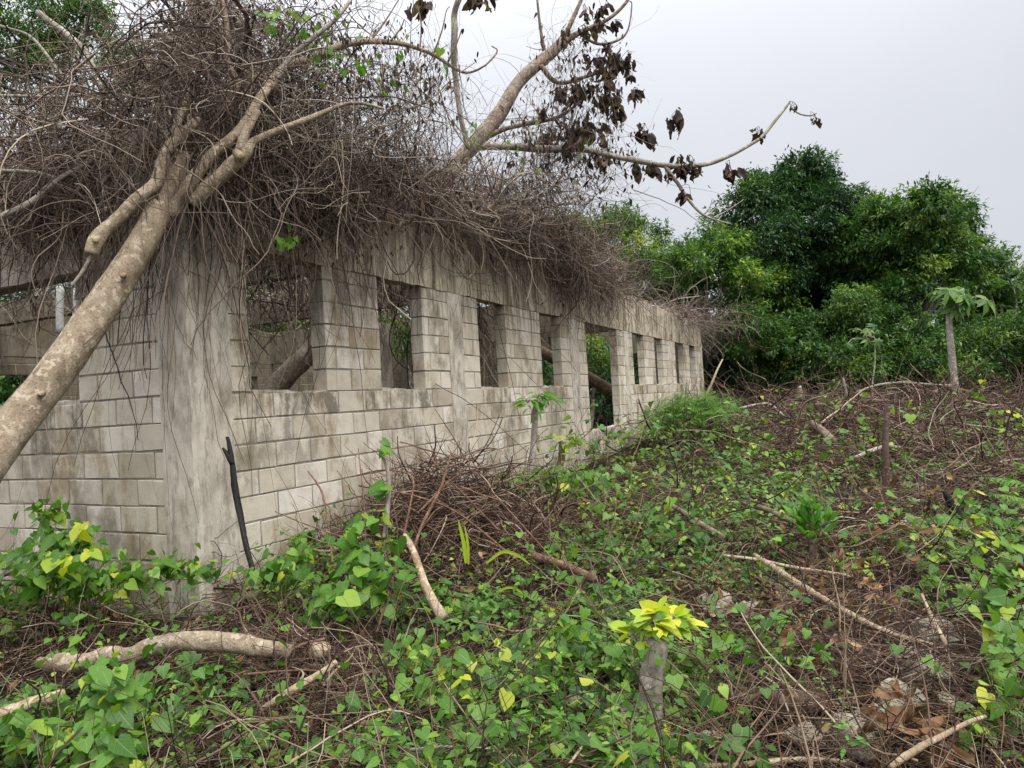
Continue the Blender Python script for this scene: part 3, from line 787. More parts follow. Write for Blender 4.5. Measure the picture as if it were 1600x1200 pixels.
g = Geo()
def curtain(n, s0, s1, lenf, wr=(-.35, -.03), rr=(.002, .0055), zt=None, on='f', K=14):
    if on == 'f': p, s, w, _ = facade_pts(n, s0, s1, *wr, 0, 0); u = s
    else: p, w, s, _ = facade_pts(n, *wr, s0, s1, 0, 0); u = s; u = sw(p[:, 0], p[:, 1])[1]
    p[:, 2] = (zt(u) if zt else mat_bot(u)) + RNG.uniform(-.1, .8, n)
    kp = RNG.random(n) < np.clip(.62 + .75 * np.sin(u * 5.3 + 1.2) * np.sin(u * 2.9 + .4) + .3 * np.sin(u * 13), .12, 1)
    p, s, w, u = p[kp], s[kp], w[kp], u[kp]; n = len(p)
    L = np.maximum(.15, lenf(u) * RNG.gamma(2.2, .45, n))
    d0 = RNG.normal(size=(n, 3)) * .6; d0[:, 2] = -1
    wk = walks(p, d0, L / K, K, .20, (0, 0, -.28))
    ss, ww = sw(wk[..., 0], wk[..., 1])
    if wr[0] > .25: pass
    elif on == 'f':
        inw = (ww > -.02) & (ss > -.02)
        wk = wk + np.where(inw, -.02 - RNG.random(ww.shape) * .02 - ww, 0)[..., None] * D2
    else:
        inw = (ss > -.02) & (ww > -.02)
        wk = wk + np.where(inw, -.02 - RNG.random(ss.shape) * .02 - ss, 0)[..., None] * D1
    g.add(*thin_tubes(wk, RNG.uniform(*rr, n), 3))
curtain(480, -.3, .75, lambda s: np.full(len(s), .95))
curtain(900, .3, 3.3, lambda s: np.interp(s, [.3, 1.2, 2, 2.6, 3.3], [.9, .75, .65, .4, .5]))
curtain(1150, 3.2, 7.6, lambda s: np.interp(s, [3.2, 4, 5, 6.5, 7.6], [.65, .75, .5, .55, .6]), rr=(.0016, .0042))
curtain(1250, 6.6, 9.6, lambda s: np.interp(s, [6.6, 8, 9, 9.6], [.5, .7, .55, .2]), wr=(-.5, -.02))
curtain(640, -.05, 1.5, lambda u: np.full(len(u), .8), on='e', zt=lambda u: np.interp(u, [0, 1.5], [2.9, 3.0]))
curtain(110, 1.2, 4.0, lambda u: np.full(len(u), .35), on='e', zt=lambda u: np.interp(u, [1, 4], [3.2, 3.4]))
curtain(60, 9, 19, lambda s: np.full(len(s), .5), zt=lambda s: np.full(len(s), 3.45))
# vines hanging inside the openings
for a, b, L, n in ((4.4, 5.15, 1.0, 420), (6.4, 7.1, .65, 160), (2.3, 3.05, .5, 170), (8.4, 10.2, .35, 80), (.6, 1.45, .4, 60)):
    curtain(n, a, b, lambda s, L=L: np.full(len(s), L), wr=(.3, .8), zt=lambda s: np.full(len(s), 2.8), rr=(.003, .008))
curtain(900, .4, 9.0, lambda s: np.full(len(s), .5), wr=(.5, 3.0), zt=lambda s: np.full(len(s), 2.9), rr=(.003, .008))
curtain(500, 3.4, 4.0, lambda s: np.full(len(s), .35), wr=(.4, 6.0), zt=lambda s: np.full(len(s), 3.2), rr=(.003, .008))
stuff(g.obj("hanging_vines", MAT['vine2'], loc=B(0, 0, ZT)), "thin dry vine strands hanging down the block walls", "vines")

g = Geo()
for (px, py, rx, ry, d, rd, n, rr) in [(420, 105, 130, 100, 5.9, .5, 650, (.0018, .0042)), (340, 195, 120, 70, 5.6, .4, 500, (.002, .006)), (470, 230, 120, 70, 5.9, .5, 520, (.002, .006)),
                                       (620, 160, 100, 80, 6.5, .5, 260, (.0014, .003)), (130, 225, 150, 50, 5.6, .3, 330, (.002, .006)), (70, 150, 90, 25, 6, .3, 40, (.002, .006)),
                                       (865, 240, 80, 70, 9.8, .4, 300, (.002, .0045)), (790, 310, 120, 30, 9.4, .5, 420, (.003, .007)), (890, 100, 40, 50, 10.2, .3, 90, (.002, .004)), (60, 310, 120, 60, 5.5, .25, 170, (.002, .006)), (350, 45, 90, 50, 6.3, .3, 280, (.002, .005))]:
    p = cloud(px, py, rx, ry, d, rd, n)
    d0 = RNG.normal(size=p.shape); d0[:, 2] -= .35
    g.add(*thin_tubes(walks(p, d0, RNG.uniform(.035, .11, n) * (d / 6) ** .5, 12, .40, (0, 0, -.03)), RNG.uniform(*rr, n), 3))
# long strands that hang straight from the boughs
for (x0, x1, y0, y1, d, L, n) in [(560, 720, 60, 120, 6.3, .6, 90), (800, 960, 60, 240, 9.9, .9, 150), (240, 560, 60, 260, 5.6, .7, 260), (960, 1000, 240, 250, 9.8, .3, 6)]:
    p = np.array([P(RNG.uniform(x0, x1), RNG.uniform(y0, y1), d + RNG.normal() * .25) for _ in range(n)])
    d0 = RNG.normal(size=p.shape) * .4; d0[:, 2] = -1
    g.add(*thin_tubes(walks(p, d0, np.maximum(.1, L * RNG.gamma(2, .5, n)) / 12, 12, .18, (0, 0, -.3)), RNG.uniform(.0015, .004, n), 3))
stuff(g.obj("vine_web", MAT['vine'], loc=P(400, 110, 5.9)), "web of fine dry vines strung between the leaning boughs", "vines")
# left: pale bare boughs running through the web
for rows in ([(-40, 352, 5.0, .022), (0, 339, 5.0, .024), (52, 315, 5.05, .024), (90, 281, 5.1, .022), (142, 251, 5.2, .016)], [(-40, 260, 5.0, .014), (0, 266, 5.0, .014), (50, 268, 5.05, .014), (88, 278, 5.1, .014)],
             [(-40, 148, 5.5, .012), (0, 150, 5.5, .012), (94, 152, 5.5, .012), (150, 145, 5.5, .011), (202, 150, 5.5, .009)], [(145, 172, 5.3, .010), (200, 171, 5.3, .011), (245, 173, 5.3, .010)],
             [(0, 218, 5.3, .010), (50, 212, 5.3, .010), (92, 207, 5.3, .008)], [(165, 250, 5.2, .012), (163, 290, 5.1, .013), (166, 330, 5.0, .012)], [(0, 40, 6, .012), (50, 60, 6, .014), (100, 120, 6.0, .014), (130, 140, 6, .012)],
             [(240, 50, 5.9, .016), (262, 58, 5.85, .018), (290, 78, 5.8, .012)], [(60, 20, 6.5, .03), (130, 80, 6.4, .028), (160, 140, 6.3, .02)]):
    limb_part("branch", rows, lt, 'bark3', 7, 24)

# wilted vine leaves caught in the web
g = Geo()
for (px, py, rx, ry, d, rd, n, s0) in [(400, 90, 160, 100, 6.0, .6, 1900, .05), (560, 130, 120, 90, 6.2, .5, 800, .045), (660, 130, 60, 60, 6.4, .4, 260, .045), (890, 240, 100, 80, 9.9, .5, 900, .075), (910, 120, 70, 80, 10.1, .5, 350, .075),
                                       (300, 40, 60, 50, 6.4, .3, 700, .06), (260, 110, 50, 40, 6.4, .3, 400, .06), (480, 320, 160, 70, 6.0, .4, 1600, .045), (720, 330, 150, 50, 8.6, .5, 1100, .05), (880, 400, 60, 60, 11, .5, 700, .05), (650, 290, 80, 40, 7.6, .3, 500, .05), (150, 250, 150, 80, 5.9, .4, 700, .05), (330, 300, 90, 90, 5.5, .2, 600, .05)]:
    p = cloud(px, py, rx, ry, d, rd, n)
    ss, ww = sw(p[:, 0], p[:, 1])
    p = p[~((ss > -.05) & (ww > -.05) & (ww < .2) & (p[:, 2] < ZT))]
    n = len(p)
    ax = RNG.normal(size=(n, 3)) * .45; ax[:, 2] = -1
    put_leaves(g, BLADE, p, ax, RNG.normal(size=(n, 3)), s0 * RNG.uniform(.6, 1.6, n))
stuff(g.obj("withered_leaves", MAT['dead'], loc=P(400, 110, 5.9)), "small black withered leaves hanging in the vine web", "dead leaves")
# the few vine leaves that are still green up there
g = Geo()
p = np.concatenate([cloud(470, 40, 60, 30, 5.5, .2, 22), cloud(520, 90, 60, 60, 5.6, .2, 22), cloud(735, 200, 12, 40, 9.6, .1, 14), cloud(450, 375, 20, 25, 5.3, .05, 9), cloud(800, 240, 90, 70, 9.5, .3, 14), cloud(650, 110, 70, 60, 6.3, .3, 16), cloud(440, 20, 20, 12, 5.4, .1, 8)])
ax = RNG.normal(size=p.shape) * .5; ax[:, 2] = -.8
put_leaves(g, HEART, p, ax, RNG.normal(size=p.shape), RNG.uniform(.05, .09, len(p)))
stuff(g.obj("vine_leaves", MAT['bright'], loc=P(470, 40, 5.5)), "last green vine leaves among the dry strands", "leaves")
# vines over the far corner of the ruin
g = Geo()
p, s, w, _ = facade_pts(420, 15.2, 19.6, -.3, .6, 3.6, 3.95)
g.add(*thin_tubes(walks(p, RNG.normal(size=p.shape) * np.array([1, 1, .4]), RNG.uniform(.08, .2, len(p)), 10, .3, (.01, 0, -.03)), RNG.uniform(.004, .010, len(p)), 3))
p, s, w, _ = facade_pts(750, 19.0, 22.6, -1.5, 2.0, 0, 0)
p[:, 2] = np.interp(s, [19, 21, 22.6], [3.9, 3.5, 2.6]) + RNG.normal(size=len(p)) * .22
d0 = RNG.normal(size=p.shape); d0[:, 2] -= .6
g.add(*thin_tubes(walks(p, d0, RNG.uniform(.06, .15, len(p)), 12, .35, (0, 0, -.1)), RNG.uniform(.003, .008, len(p)), 3))
p, s, w, _ = facade_pts(160, 9.5, 15.5, -.1, .3, 3.72, 3.85)
g.add(*thin_tubes(walks(p, RNG.normal(size=p.shape) * np.array([1, 1, .3]), RNG.uniform(.06, .16, len(p)), 9, .3, (0, 0, -.03)), RNG.uniform(.004, .009, len(p)), 3))
stuff(g.obj("corner_vines", MAT['vine'], loc=B(19, 0, 3.8)), "dry vines trailing off the far end of the building", "vines")
# pale pipe behind the left opening
g = Geo(); limb(g, [(*P(94, 520, 9.0), .045), (*P(94, 490, 9.0), .045), (*P(95, 443, 9.0), .045)], 12, 6, 0)
limb(g, [(*P(118, 520, 9.2), .025), (*P(118, 450, 9.2), .025)], 8, 4, 0)
tag(g.obj("white_post", MAT['white'], smooth=True, loc=P(94, 520, 9.0)), "white painted post standing inside the ruin, seen through the left opening", "post")
# ------------------------------------------------------------------ background trees
def crown_leaves(geo, lobes, L, dens, tpl=DIAMOND, droop=.25, k=11):
    """lobes: (centre, radius, squash). every lobe carries smaller boughs; leaves grow in sprays around each bough, leaving gaps between them"""
    for c, R, sq in lobes:
        nb = int(10 + 9 * R)
        ub = nrm(RNG.normal(size=(nb, 3)) + np.array([0, 0, .25]))
        cb = c + ub * (R * RNG.uniform(.45, 1.02, nb))[:, None] * np.array([1, 1, sq])
        rb = R * RNG.uniform(.24, .46, nb)
        tb = np.clip(RNG.normal(.5, .2, nb), .05, .95)
        far = RNG.random(nb) < .22
        cb = np.where(far[:, None], c + ub * (R * RNG.uniform(1.0, 1.32, nb))[:, None] * np.array([1, 1, sq]), cb); rb = np.where(far, rb * .5, rb)
        n = int(max(14, dens * R * R)); ib = RNG.integers(0, nb, n)
        u = nrm(RNG.normal(size=(n, 3)))
        p = cb[ib] + u * (rb[ib] * RNG.uniform(.25, 1, n) ** .6)[:, None] * np.array([1.15, 1.15, .62])
        tw = nrm(u * np.array([1, 1, .55]) + RNG.normal(size=(n, 3)) * .4 + ub[ib] * .4)
        along = RNG.random((n, k)) * L * 2.6
        lp = p[:, None] + tw[:, None] * along[..., None] + RNG.normal(size=(n, k, 3)) * L * .35
        ax = tw[:, None] * .8 + RNG.normal(size=(n, k, 3)) * .6; ax[..., 2] -= droop
        up = RNG.normal(size=(n, k, 3)) * .35 + np.array([0, 0, 1.0])
        sh = np.repeat((tb[ib] + RNG.normal(size=n) * .1)[:, None], k, 1) + RNG.normal(size=(n, k)) * .12
        put_leaves(geo, tpl, lp.reshape(-1, 3), ax.reshape(-1, 3), up.reshape(-1, 3), (L * RNG.uniform(.6, 1.25, (n, k))).ravel(), np.clip(sh, 0, 1).ravel())
def tree(name, cat, label, base, D, lobes, mat, L=.22, dens=260, trunk=.16, spread=.9, sq=.85, bark='bark3', tpl=DIAMOND, group=None):
    """base: (px,py); lobes: (px,py,r_px); D: metres ahead"""
    b = P(*base, D); b[2] = float(gz(b[0], b[1]))
    root = empty(name, b, label, cat, group)
    LB = []
    for px, py, r in lobes:
        R = r * D / FPX
        LB.append((P(px, py, D + RNG.normal() * R * spread), R, sq))
    g = Geo(); crown_leaves(g, LB, L * .72, dens * 2.0, tpl)
    g.obj("crown", MAT[mat], root)
    gt = Geo()
    top = np.mean([l[0] for l in LB], axis=0)
    mid = b * .45 + top * .55 + RNG.normal(size=3) * .15; mid[2] = b[2] + (top[2] - b[2]) * .45
    limb(gt, [(*(b - [0, 0, .15]), trunk), (*((b + mid) / 2 + RNG.normal(size=3) * .08), trunk * .85), (*mid, trunk * .7)], 9)
    for c, R, _ in LB:
        limb(gt, [(*mid, trunk * .5), (*((mid + c) / 2 + RNG.normal(size=3) * .2), trunk * .3), (*(c + [0, 0, R * .3]), trunk * .08)], 6, 10)
    gt.obj("trunk", MAT[bark], root, smooth=True)
    return root
tree("broadleaf_tree", "tree", "tallest dark green tree, rising highest behind the brush field", (1265, 600), 27,
     [(1180, 335, 50), (1225, 300, 45), (1262, 268, 30), (1280, 290, 32), (1290, 340, 50), (1205, 395, 60), (1280, 420, 62), (1340, 370, 42), (1160, 410, 42), (1250, 490, 60), (1330, 460, 50), (1190, 300, 22), (1345, 335, 26), (1372, 350, 26), (1310, 500, 50), (1200, 450, 45)], 'tree_dark', .24, 250, .2)
tree("broadleaf_tree", "tree", "broad dark tree with a flat yellow-tinged top, right of the tallest tree", (1440, 600), 25,
     [(1400, 345, 32), (1440, 335, 32), (1480, 330, 28), (1505, 345, 18), (1440, 390, 48), (1385, 420, 42), (1490, 395, 34), (1420, 460, 48), (1480, 455, 42), (1375, 345, 26), (1350, 375, 34), (1370, 400, 34), (1515, 385, 15)], 'tree_mid', .25, 260, .18)
tree("shrub", "shrub", "bushy mid-green shrub in front of the two dark trees", (1330, 605), 22.5,
     [(1330, 480, 32), (1300, 520, 42), (1360, 525, 42), (1340, 570, 40), (1280, 570, 34), (1385, 570, 34)], 'tree_mid', .2, 300, .07)
tree("broadleaf_tree", "tree", "spreading tree with tiered boughs at the right edge", (1560, 605), 27,
     [(1530, 415, 26), (1560, 425, 22), (1580, 465, 26), (1545, 470, 28), (1560, 400, 14), (1600, 480, 24), (1620, 440, 26), (1655, 480, 34)], 'tree_mid', .22, 230, .15, sq=.5)
tree("shrub", "shrub", "dense green thicket below the tiered tree at the right edge", (1560, 610), 24,
     [(1540, 530, 38), (1590, 545, 40), (1510, 560, 36), (1560, 580, 36), (1640, 550, 50), (1600, 590, 36)], 'tree_mid', .2, 290, .06)
tree("broadleaf_tree", "tree", "bright light-green tree beyond the far windows, left of the tallest tree", (1150, 605), 25,
     [(1110, 375, 22), (1140, 385, 24), (1080, 410, 28), (1150, 450, 40), (1190, 435, 32), (1100, 465, 38), (1215, 470, 28), (1190, 520, 40), (1215, 560, 30), (1060, 450, 28), (1235, 520, 24)], 'tree_light', .22, 290, .13)
tree("broadleaf_tree", "tree", "yellowish green tree showing just above the middle of the ruin wall", (955, 560), 27,
     [(945, 370, 34), (975, 350, 22), (930, 400, 34), (985, 400, 32), (960, 430, 40), (900, 370, 24), (870, 360, 24), (985, 360, 14)], 'tree_light', .22, 270, .13)
tree("broadleaf_tree", "tree", "small tree with a thin open top between yellowish tree and thicket", (1030, 560), 30,
     [(1028, 362, 13), (1035, 382, 10), (1020, 420, 28), (1050, 425, 26), (1000, 440, 28), (1075, 395, 16)], 'tree_mid', .22, 250, .12)
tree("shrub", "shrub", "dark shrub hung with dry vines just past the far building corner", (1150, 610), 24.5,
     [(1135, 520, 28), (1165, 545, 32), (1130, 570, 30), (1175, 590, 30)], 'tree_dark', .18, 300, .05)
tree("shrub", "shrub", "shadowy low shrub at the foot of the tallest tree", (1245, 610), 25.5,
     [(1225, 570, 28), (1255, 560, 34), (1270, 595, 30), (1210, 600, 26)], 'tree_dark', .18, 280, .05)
tree("shrub", "shrub", "leafy low shrub under the broad flat-topped tree", (1450, 612), 23,
     [(1430, 545, 40), (1475, 550, 36), (1415, 585, 34), (1460, 590, 38), (1500, 590, 30)], 'tree_mid', .2, 280, .05)
tree("broadleaf_tree", "tree", "tall airy dark tree behind the ruin at the upper left corner", (60, 560), 15,
     [(50, 40, 55), (110, 15, 45), (15, 70, 50), (145, 30, 26), (95, 95, 38), (165, 55, 12), (-60, 40, 70), (30, 140, 50), (60, -40, 60)], 'tree_mid', .14, 300, .13, sq=.75)
tree("broadleaf_tree", "tree", "brighter round-topped tree behind the vine web, right of the airy dark tree", (200, 540), 17,
     [(195, 85, 26), (215, 110, 24), (175, 115, 26), (235, 130, 20), (200, 150, 30)], 'tree_mid', .14, 330, .11)
for k, (px, py, r, D, lab, mt) in enumerate([(1105, 575, 34, 26, "dark bush filling the gap just behind the far building corner", 'tree_dark'), (1385, 585, 40, 26, "dark undergrowth between the tallest and the broad tree", 'tree_dark'),
                                             (1640, 600, 50, 25, "green undergrowth beyond the right edge", 'tree_mid'), (1505, 575, 36, 25.5, "dark undergrowth behind the pale-stemmed young tree", 'tree_dark'), (1310, 595, 40, 25, "dark undergrowth behind the slim sapling", 'tree_dark'),
                                             (1195, 590, 36, 24, "dark leafy undergrowth left of the thin broken stump", 'tree_dark')]):
    tree("shrub", "shrub", lab, (px, 625), D, [(px, py, r), (px - r * .8, py + r * .4, r * .8), (px + r * .8, py + r * .4, r * .8), (px + r * .3, py - r * .5, r * .7)], mt, .2, 260, .06)
# trees and scrub behind and inside the ruin, seen through its openings; some dark bushes added just to darken them
for k, (px, py, r, D, lab, mt) in enumerate([(420, 480, 60, 21, "green tree crown seen through the widest near window", 'tree_light'), (645, 515, 24, 15.5, "green shrub seen through the second window", 'tree_light'),
                                             (780, 540, 60, 22, "added dark bush that darkens the view through the third window", 'tree_dark'), (950, 590, 45, 20, "dark bush filling the doorway", 'tree_dark'), (915, 540, 24, 17, "light green sprig beside the door jamb", 'tree_light'), (60, 480, 70, 17, "dark tree seen through the left opening", 'tree_dark'),
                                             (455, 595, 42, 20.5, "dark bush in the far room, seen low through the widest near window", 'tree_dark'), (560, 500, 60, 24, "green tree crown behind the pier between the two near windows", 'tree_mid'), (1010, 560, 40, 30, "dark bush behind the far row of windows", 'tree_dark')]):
    tree("shrub", "shrub", lab, (px, 620), D, [(px, py, r), (px - r * .8, py + r * .6, r * .8), (px + r * .7, py + r * .7, r * .8), (px, py + r * 1.2, r * .8)], mt, .17, 240, .06)
# far wood closing the view
g = Geo()
LB = []
for k in range(230):
    a = RNG.uniform(-62, 55); d = RNG.uniform(33, 54)
    x, y = d * math.sin(math.radians(a)), d * math.cos(math.radians(a))
    LB.append((np.array([x, y, gz(x, y) + RNG.uniform(.1, 3.0)]), RNG.uniform(1.2, 2.2), .8))
crown_leaves(g, LB, .42, 26)
stuff(g.obj("far_wood", MAT['tree_mid'], loc=(0, 40, 1.4)), "low green wood closing the plot behind the trees", "wood")
# thin sprays sticking out of the broad tree
g = Geo()
for c in ([(1480, 345), (1510, 315), (1530, 290)], [(1490, 380), (1520, 372)], [(1500, 395), (1528, 398)], [(1430, 330), (1442, 305)], [(1275, 265), (1283, 240)], [(1245, 280), (1240, 258)]):
    w_ = smooth_path([P(*q, 25) for q in c], 14)
    g.add(*thin_tubes(w_[None], np.array([.015]), 4))
g2 = Geo()
tops = [o for o in COL.objects if o.get("label", "").startswith("broad dark tree")][0]
g.obj("twig", MAT['vine2'], tops)

# pale-stemmed young trees with big lobed leaves
def palmate(geo, c, ax, up, L, lobes=8):
    """one hand-shaped leaf: narrow lobes fanning out from the stalk"""
    z = nrm(up); y = nrm(ax - z * (ax @ z)); x = np.cross(y, z)
    for k in range(lobes):
        t = math.radians(-145 + 290 * k / (lobes - 1))
        d = y * math.cos(t) + x * math.sin(t) - z * .25
        put_leaves(geo, BLADE, c[None], d[None], z[None], np.array([L * (1 - .25 * abs(t) / 2.5)]), np.array([RNG.uniform(.2, .9)]))
def rooted(rows):
    """continue a stem straight down until it stands in the soil"""
    b = np.array(rows[0], float); z = float(gz(b[0], b[1])) - .08
    return rows if b[2] <= z else [(b[0], b[1], z, b[3])] + list(rows)
def lobed_tree(label, stem, D, r, crown, n, L, mat='bark3', leafmat='tree_light', rx=.6, rz=.35):
    root = empty("sapling", P(*stem[0], D), label, "tree")
    g = Geo(); limb(g, rooted([(*P(*q, D), r * (1 - .25 * k / len(stem))) for k, q in enumerate(stem)]), 9, 24, .05)
    gl = Geo(); c0 = P(*crown, D)
    for k in range(n):
        a = RNG.uniform(0, 6.28); h = RNG.uniform(-.6, 1)
        o = np.array([math.cos(a) * rx * RNG.uniform(.3, 1), math.sin(a) * rx * RNG.uniform(.3, 1), h * rz])
        limb(g, [(*P(*stem[-1], D), .014), (*(c0 + o * .6 + [0, 0, .08]), .011), (*(c0 + o), .008)], 5, 7, 0)
        palmate(gl, c0 + o, np.array([o[0], o[1], -.1]), np.array([o[0] * .7, o[1] * .7 - .5, .8]) + RNG.normal(size=3) * .2, L * RNG.uniform(.75, 1.15))
    g.obj("trunk", MAT[mat], root, smooth=True)
    gl.obj("crown", MAT[leafmat], root)
    return root
lobed_tree("young tree with straight pale trunk and drooping hand-shaped leaves at right", [(1493, 612), (1489, 560), (1484, 510), (1481, 474)], 17, .082, (1500, 470), 13, .40)
lobed_tree("slim sapling with a tuft of hand-shaped leaves in front of the bushy shrub", [(1362, 612), (1366, 570), (1367, 530)], 20, .022, (1352, 526), 7, .26, leafmat='tree_mid', rx=.7)

# ------------------------------------------------------------------ ground cover
_blobs = [(120, 900, .8, 1), (60, 1130, .7, 1.1), (200, 1110, .5, 1.1), (300, 900, .6, .8), (420, 900, .5, .8), (560, 850, .45, 1), (560, 930, .5, .7), (330, 1150, .4, .6), (700, 1080, .5, .9), (640, 950, .4, .5), (880, 940, .8, .9), (960, 860, .8, .9), (1040, 830, .7, .7),
          (900, 780, .6, 1), (850, 750, .8, 1), (980, 700, 1, .8), (1100, 740, 1.2, .8), (1130, 780, 1, .7), (1010, 1080, .45, .8), (900, 1010, .6, .8), (1150, 1010, .6, .5), (1250, 1050, .5, .4), (1540, 1080, .4, 1.1), (1580, 950, .5, 1), (1550, 850, .8, .8), (1480, 720, 1.5, .5),
          (1400, 680, 2, .4), (1230, 760, 1, .6), (830, 1150, .4, .6), (1000, 1180, .35, 1), (560, 1150, .4, .4), (1120, 900, .6, .6), (700, 780, 1.0, -1.4), (700, 870, .6, -.8), (450, 990, .5, -.6), (560, 1060, .5, -.9), (1250, 940, .9, -.9), (1350, 950, .8, -.7), (1150, 940, .5, -.6),
          (1380, 1130, .5, -1), (1450, 1000, .7, -.5), (1300, 640, 3.0, -.25), (870, 1120, .3, -.5), (250, 960, .5, -.4), (1200, 1130, .5, -.6)]
BL = [(G(a, b, .15), r, s) for a, b, r, s in _blobs]
def green(x, y):
    v = np.full(np.shape(x), .30)
    for c, r, s in BL:
        v = v + s * .7 * np.exp(-((x - c[0]) ** 2 + (y - c[1]) ** 2) / (r * r))
    v = v + .22 * np.sin(x * 2.3 + 1.1 * np.sin(y * 1.7)) * np.sin(y * 2.1 + x * .8) + .16 * np.sin(x * 5.1 + y * 2.2) * np.sin(y * 4.7 - x)
    return np.clip(v, 0.03, 1)
SA = G(1025, 1128, .05)
def outside(x, y):
    s, w = sw(x, y)
    sd2 = np.abs(np.asarray(x) * SA[1] - np.asarray(y) * SA[0]) / math.hypot(SA[0], SA[1])
    dd = np.hypot(x, y) / math.hypot(SA[0], SA[1])
    return ~((sd2 < .19) & (dd > .70) & (dd < 1.015)) & (w < -.02) | (s < -.02) | (s > 19.3)
def scatter(n, r0, r1, power=1.0, a0=-47, a1=54):
    r = r0 * (r1 / r0) ** (RNG.random(n) ** power)
    a = np.radians(RNG.uniform(a0, a1, n))
    return r * np.sin(a), r * np.cos(a)
def creepers(n, r0, r1, L, name_geo, hmax, power=1.0, nodes=7, step=.075):
    x, y = scatter(n, r0, r1, power)
    k = (RNG.random(n) < green(x, y) ** 1.25) & outside(x, y)
    x, y = x[k], y[k]; n = len(x)
    p0 = np.stack([x, y, gz(x, y) + hmax * RNG.random(n) ** 1.3], -1)
    d0 = RNG.normal(size=(n, 3)); d0[:, 2] *= .25
    st = walks(p0, d0, RNG.uniform(.6, 1.4, n) * step, nodes, .4, (0, 0, -.01))
    lo = gz(st[..., 0], st[..., 1]) + .025
    st[..., 2] = np.maximum(st[..., 2], lo)
    gs.add(*thin_tubes(st, RNG.uniform(.0012, .0028, n), 3, RNG.uniform(.2, .8, n)))
    ok = outside(st[..., 0], st[..., 1])
    q = st[ok]; m = len(q)
    rn = np.repeat(np.clip(RNG.normal(.45, .22, n), 0, 1)[:, None], nodes, 1)[ok]
    a = RNG.uniform(0, 6.28, m)
    dr = RNG.uniform(.05, 1.3, m)
    ax = np.stack([np.cos(a), np.sin(a) - .25, -dr], -1)
    up = np.stack([RNG.normal(size=m) * .3, RNG.normal(size=m) * .3 - .15, np.ones(m)], -1)
    q = q + np.stack([np.cos(a) * .02, np.sin(a) * .02, RNG.uniform(.01, .06, m)], -1)
    put_leaves(name_geo, HEART, q, ax, up, L * RNG.lognormal(0, .36, m).clip(.4, 2.0), np.clip(rn + RNG.normal(size=m) * .17, 0, 1))
gs = Geo(); gl = Geo()
creepers(2000, 2.2, 6.5, .038, gl, .24)
creepers(2500, 5.5, 12, .050, gl, .32)
creepers(3300, 10, 22, .070, gl, .75, 1.0, 6, .10)
x, y = scatter(260, 2.3, 17); k_ = outside(x, y) & (RNG.random(260) < green(x, y) ** 1.5); x, y = x[k_], y[k_]
for a, b in zip(x, y):
    n = int(RNG.integers(25, 80)); Rr = RNG.uniform(.10, .24) * (1 + b / 20); H = RNG.uniform(.12, .30) * (1 + b / 25)
    o = RNG.normal(size=(n, 2)) * Rr
    p = np.stack([a + o[:, 0], b + o[:, 1], gz(a + o[:, 0], b + o[:, 1]) + .03 + H * np.exp(-(o ** 2).sum(1) / (Rr * Rr * 1.5)) * RNG.uniform(.35, 1, n)], -1)
    p = p[outside(p[:, 0], p[:, 1])]; n = len(p)
    an = RNG.uniform(0, 6.28, n)
    ax = np.stack([np.cos(an), np.sin(an) - .3, -RNG.uniform(.1, 1.2, n)], -1)
    up = np.stack([RNG.normal(size=n) * .3, RNG.normal(size=n) * .3 - .25, np.ones(n)], -1)
    put_leaves(gl, HEART, p, ax, up, RNG.uniform(.035, .062) * (1 + b / 30) * RNG.lognormal(0, .28, n), np.clip(RNG.choice([.15, .35, .5, .72]) + RNG.normal(size=n) * .14, 0, 1))
stuff(gl.obj("creeper_leaves", MAT['cover'], loc=(1, 5, .4)), "heart-shaped green creeper leaves covering the cleared ground", "ground cover")
stuff(gs.obj("creeper_stems", MAT['twig'], loc=(1, 5, .4)), "thin runners of the creeper", "ground cover")

# other small broad-leaved weeds among the creeper
gw = Geo()
x, y = scatter(900, 2.3, 20); k_ = outside(x, y) & (RNG.random(900) < .25 + .6 * green(x, y)); x, y = x[k_], y[k_]
for a, b in zip(x, y):
    n = int(RNG.integers(6, 16)); L = RNG.uniform(.028, .06) * (1 + b / 14)
    c = np.array([a, b, float(gz(a, b)) + RNG.uniform(.04, .24)])
    an = RNG.uniform(0, 6.28, n); e = RNG.uniform(-.2, .7, n)
    d = np.stack([np.cos(an) * np.cos(e), np.sin(an) * np.cos(e), np.sin(e)], -1)
    if not outside(a + .05, b) or not outside(a - .05, b): continue
    put_leaves(gw, BLADE, c + d * L * RNG.uniform(.1, 1.1, n)[:, None] + np.stack([np.zeros(n), np.zeros(n), RNG.uniform(-1.2, .6, n) * L], -1), d + [0, 0, -.2], RNG.normal(size=(n, 3)) * .3 + [0, -.2, 1.0], L * RNG.uniform(.6, 1.3, n), np.clip(RNG.uniform(.1, .9) + RNG.normal(size=n) * .1, 0, 1))
stuff(gw.obj("weeds", MAT['bright'], loc=(1, 5, .4)), "small oval-leaved weeds between the creepers", "weeds")

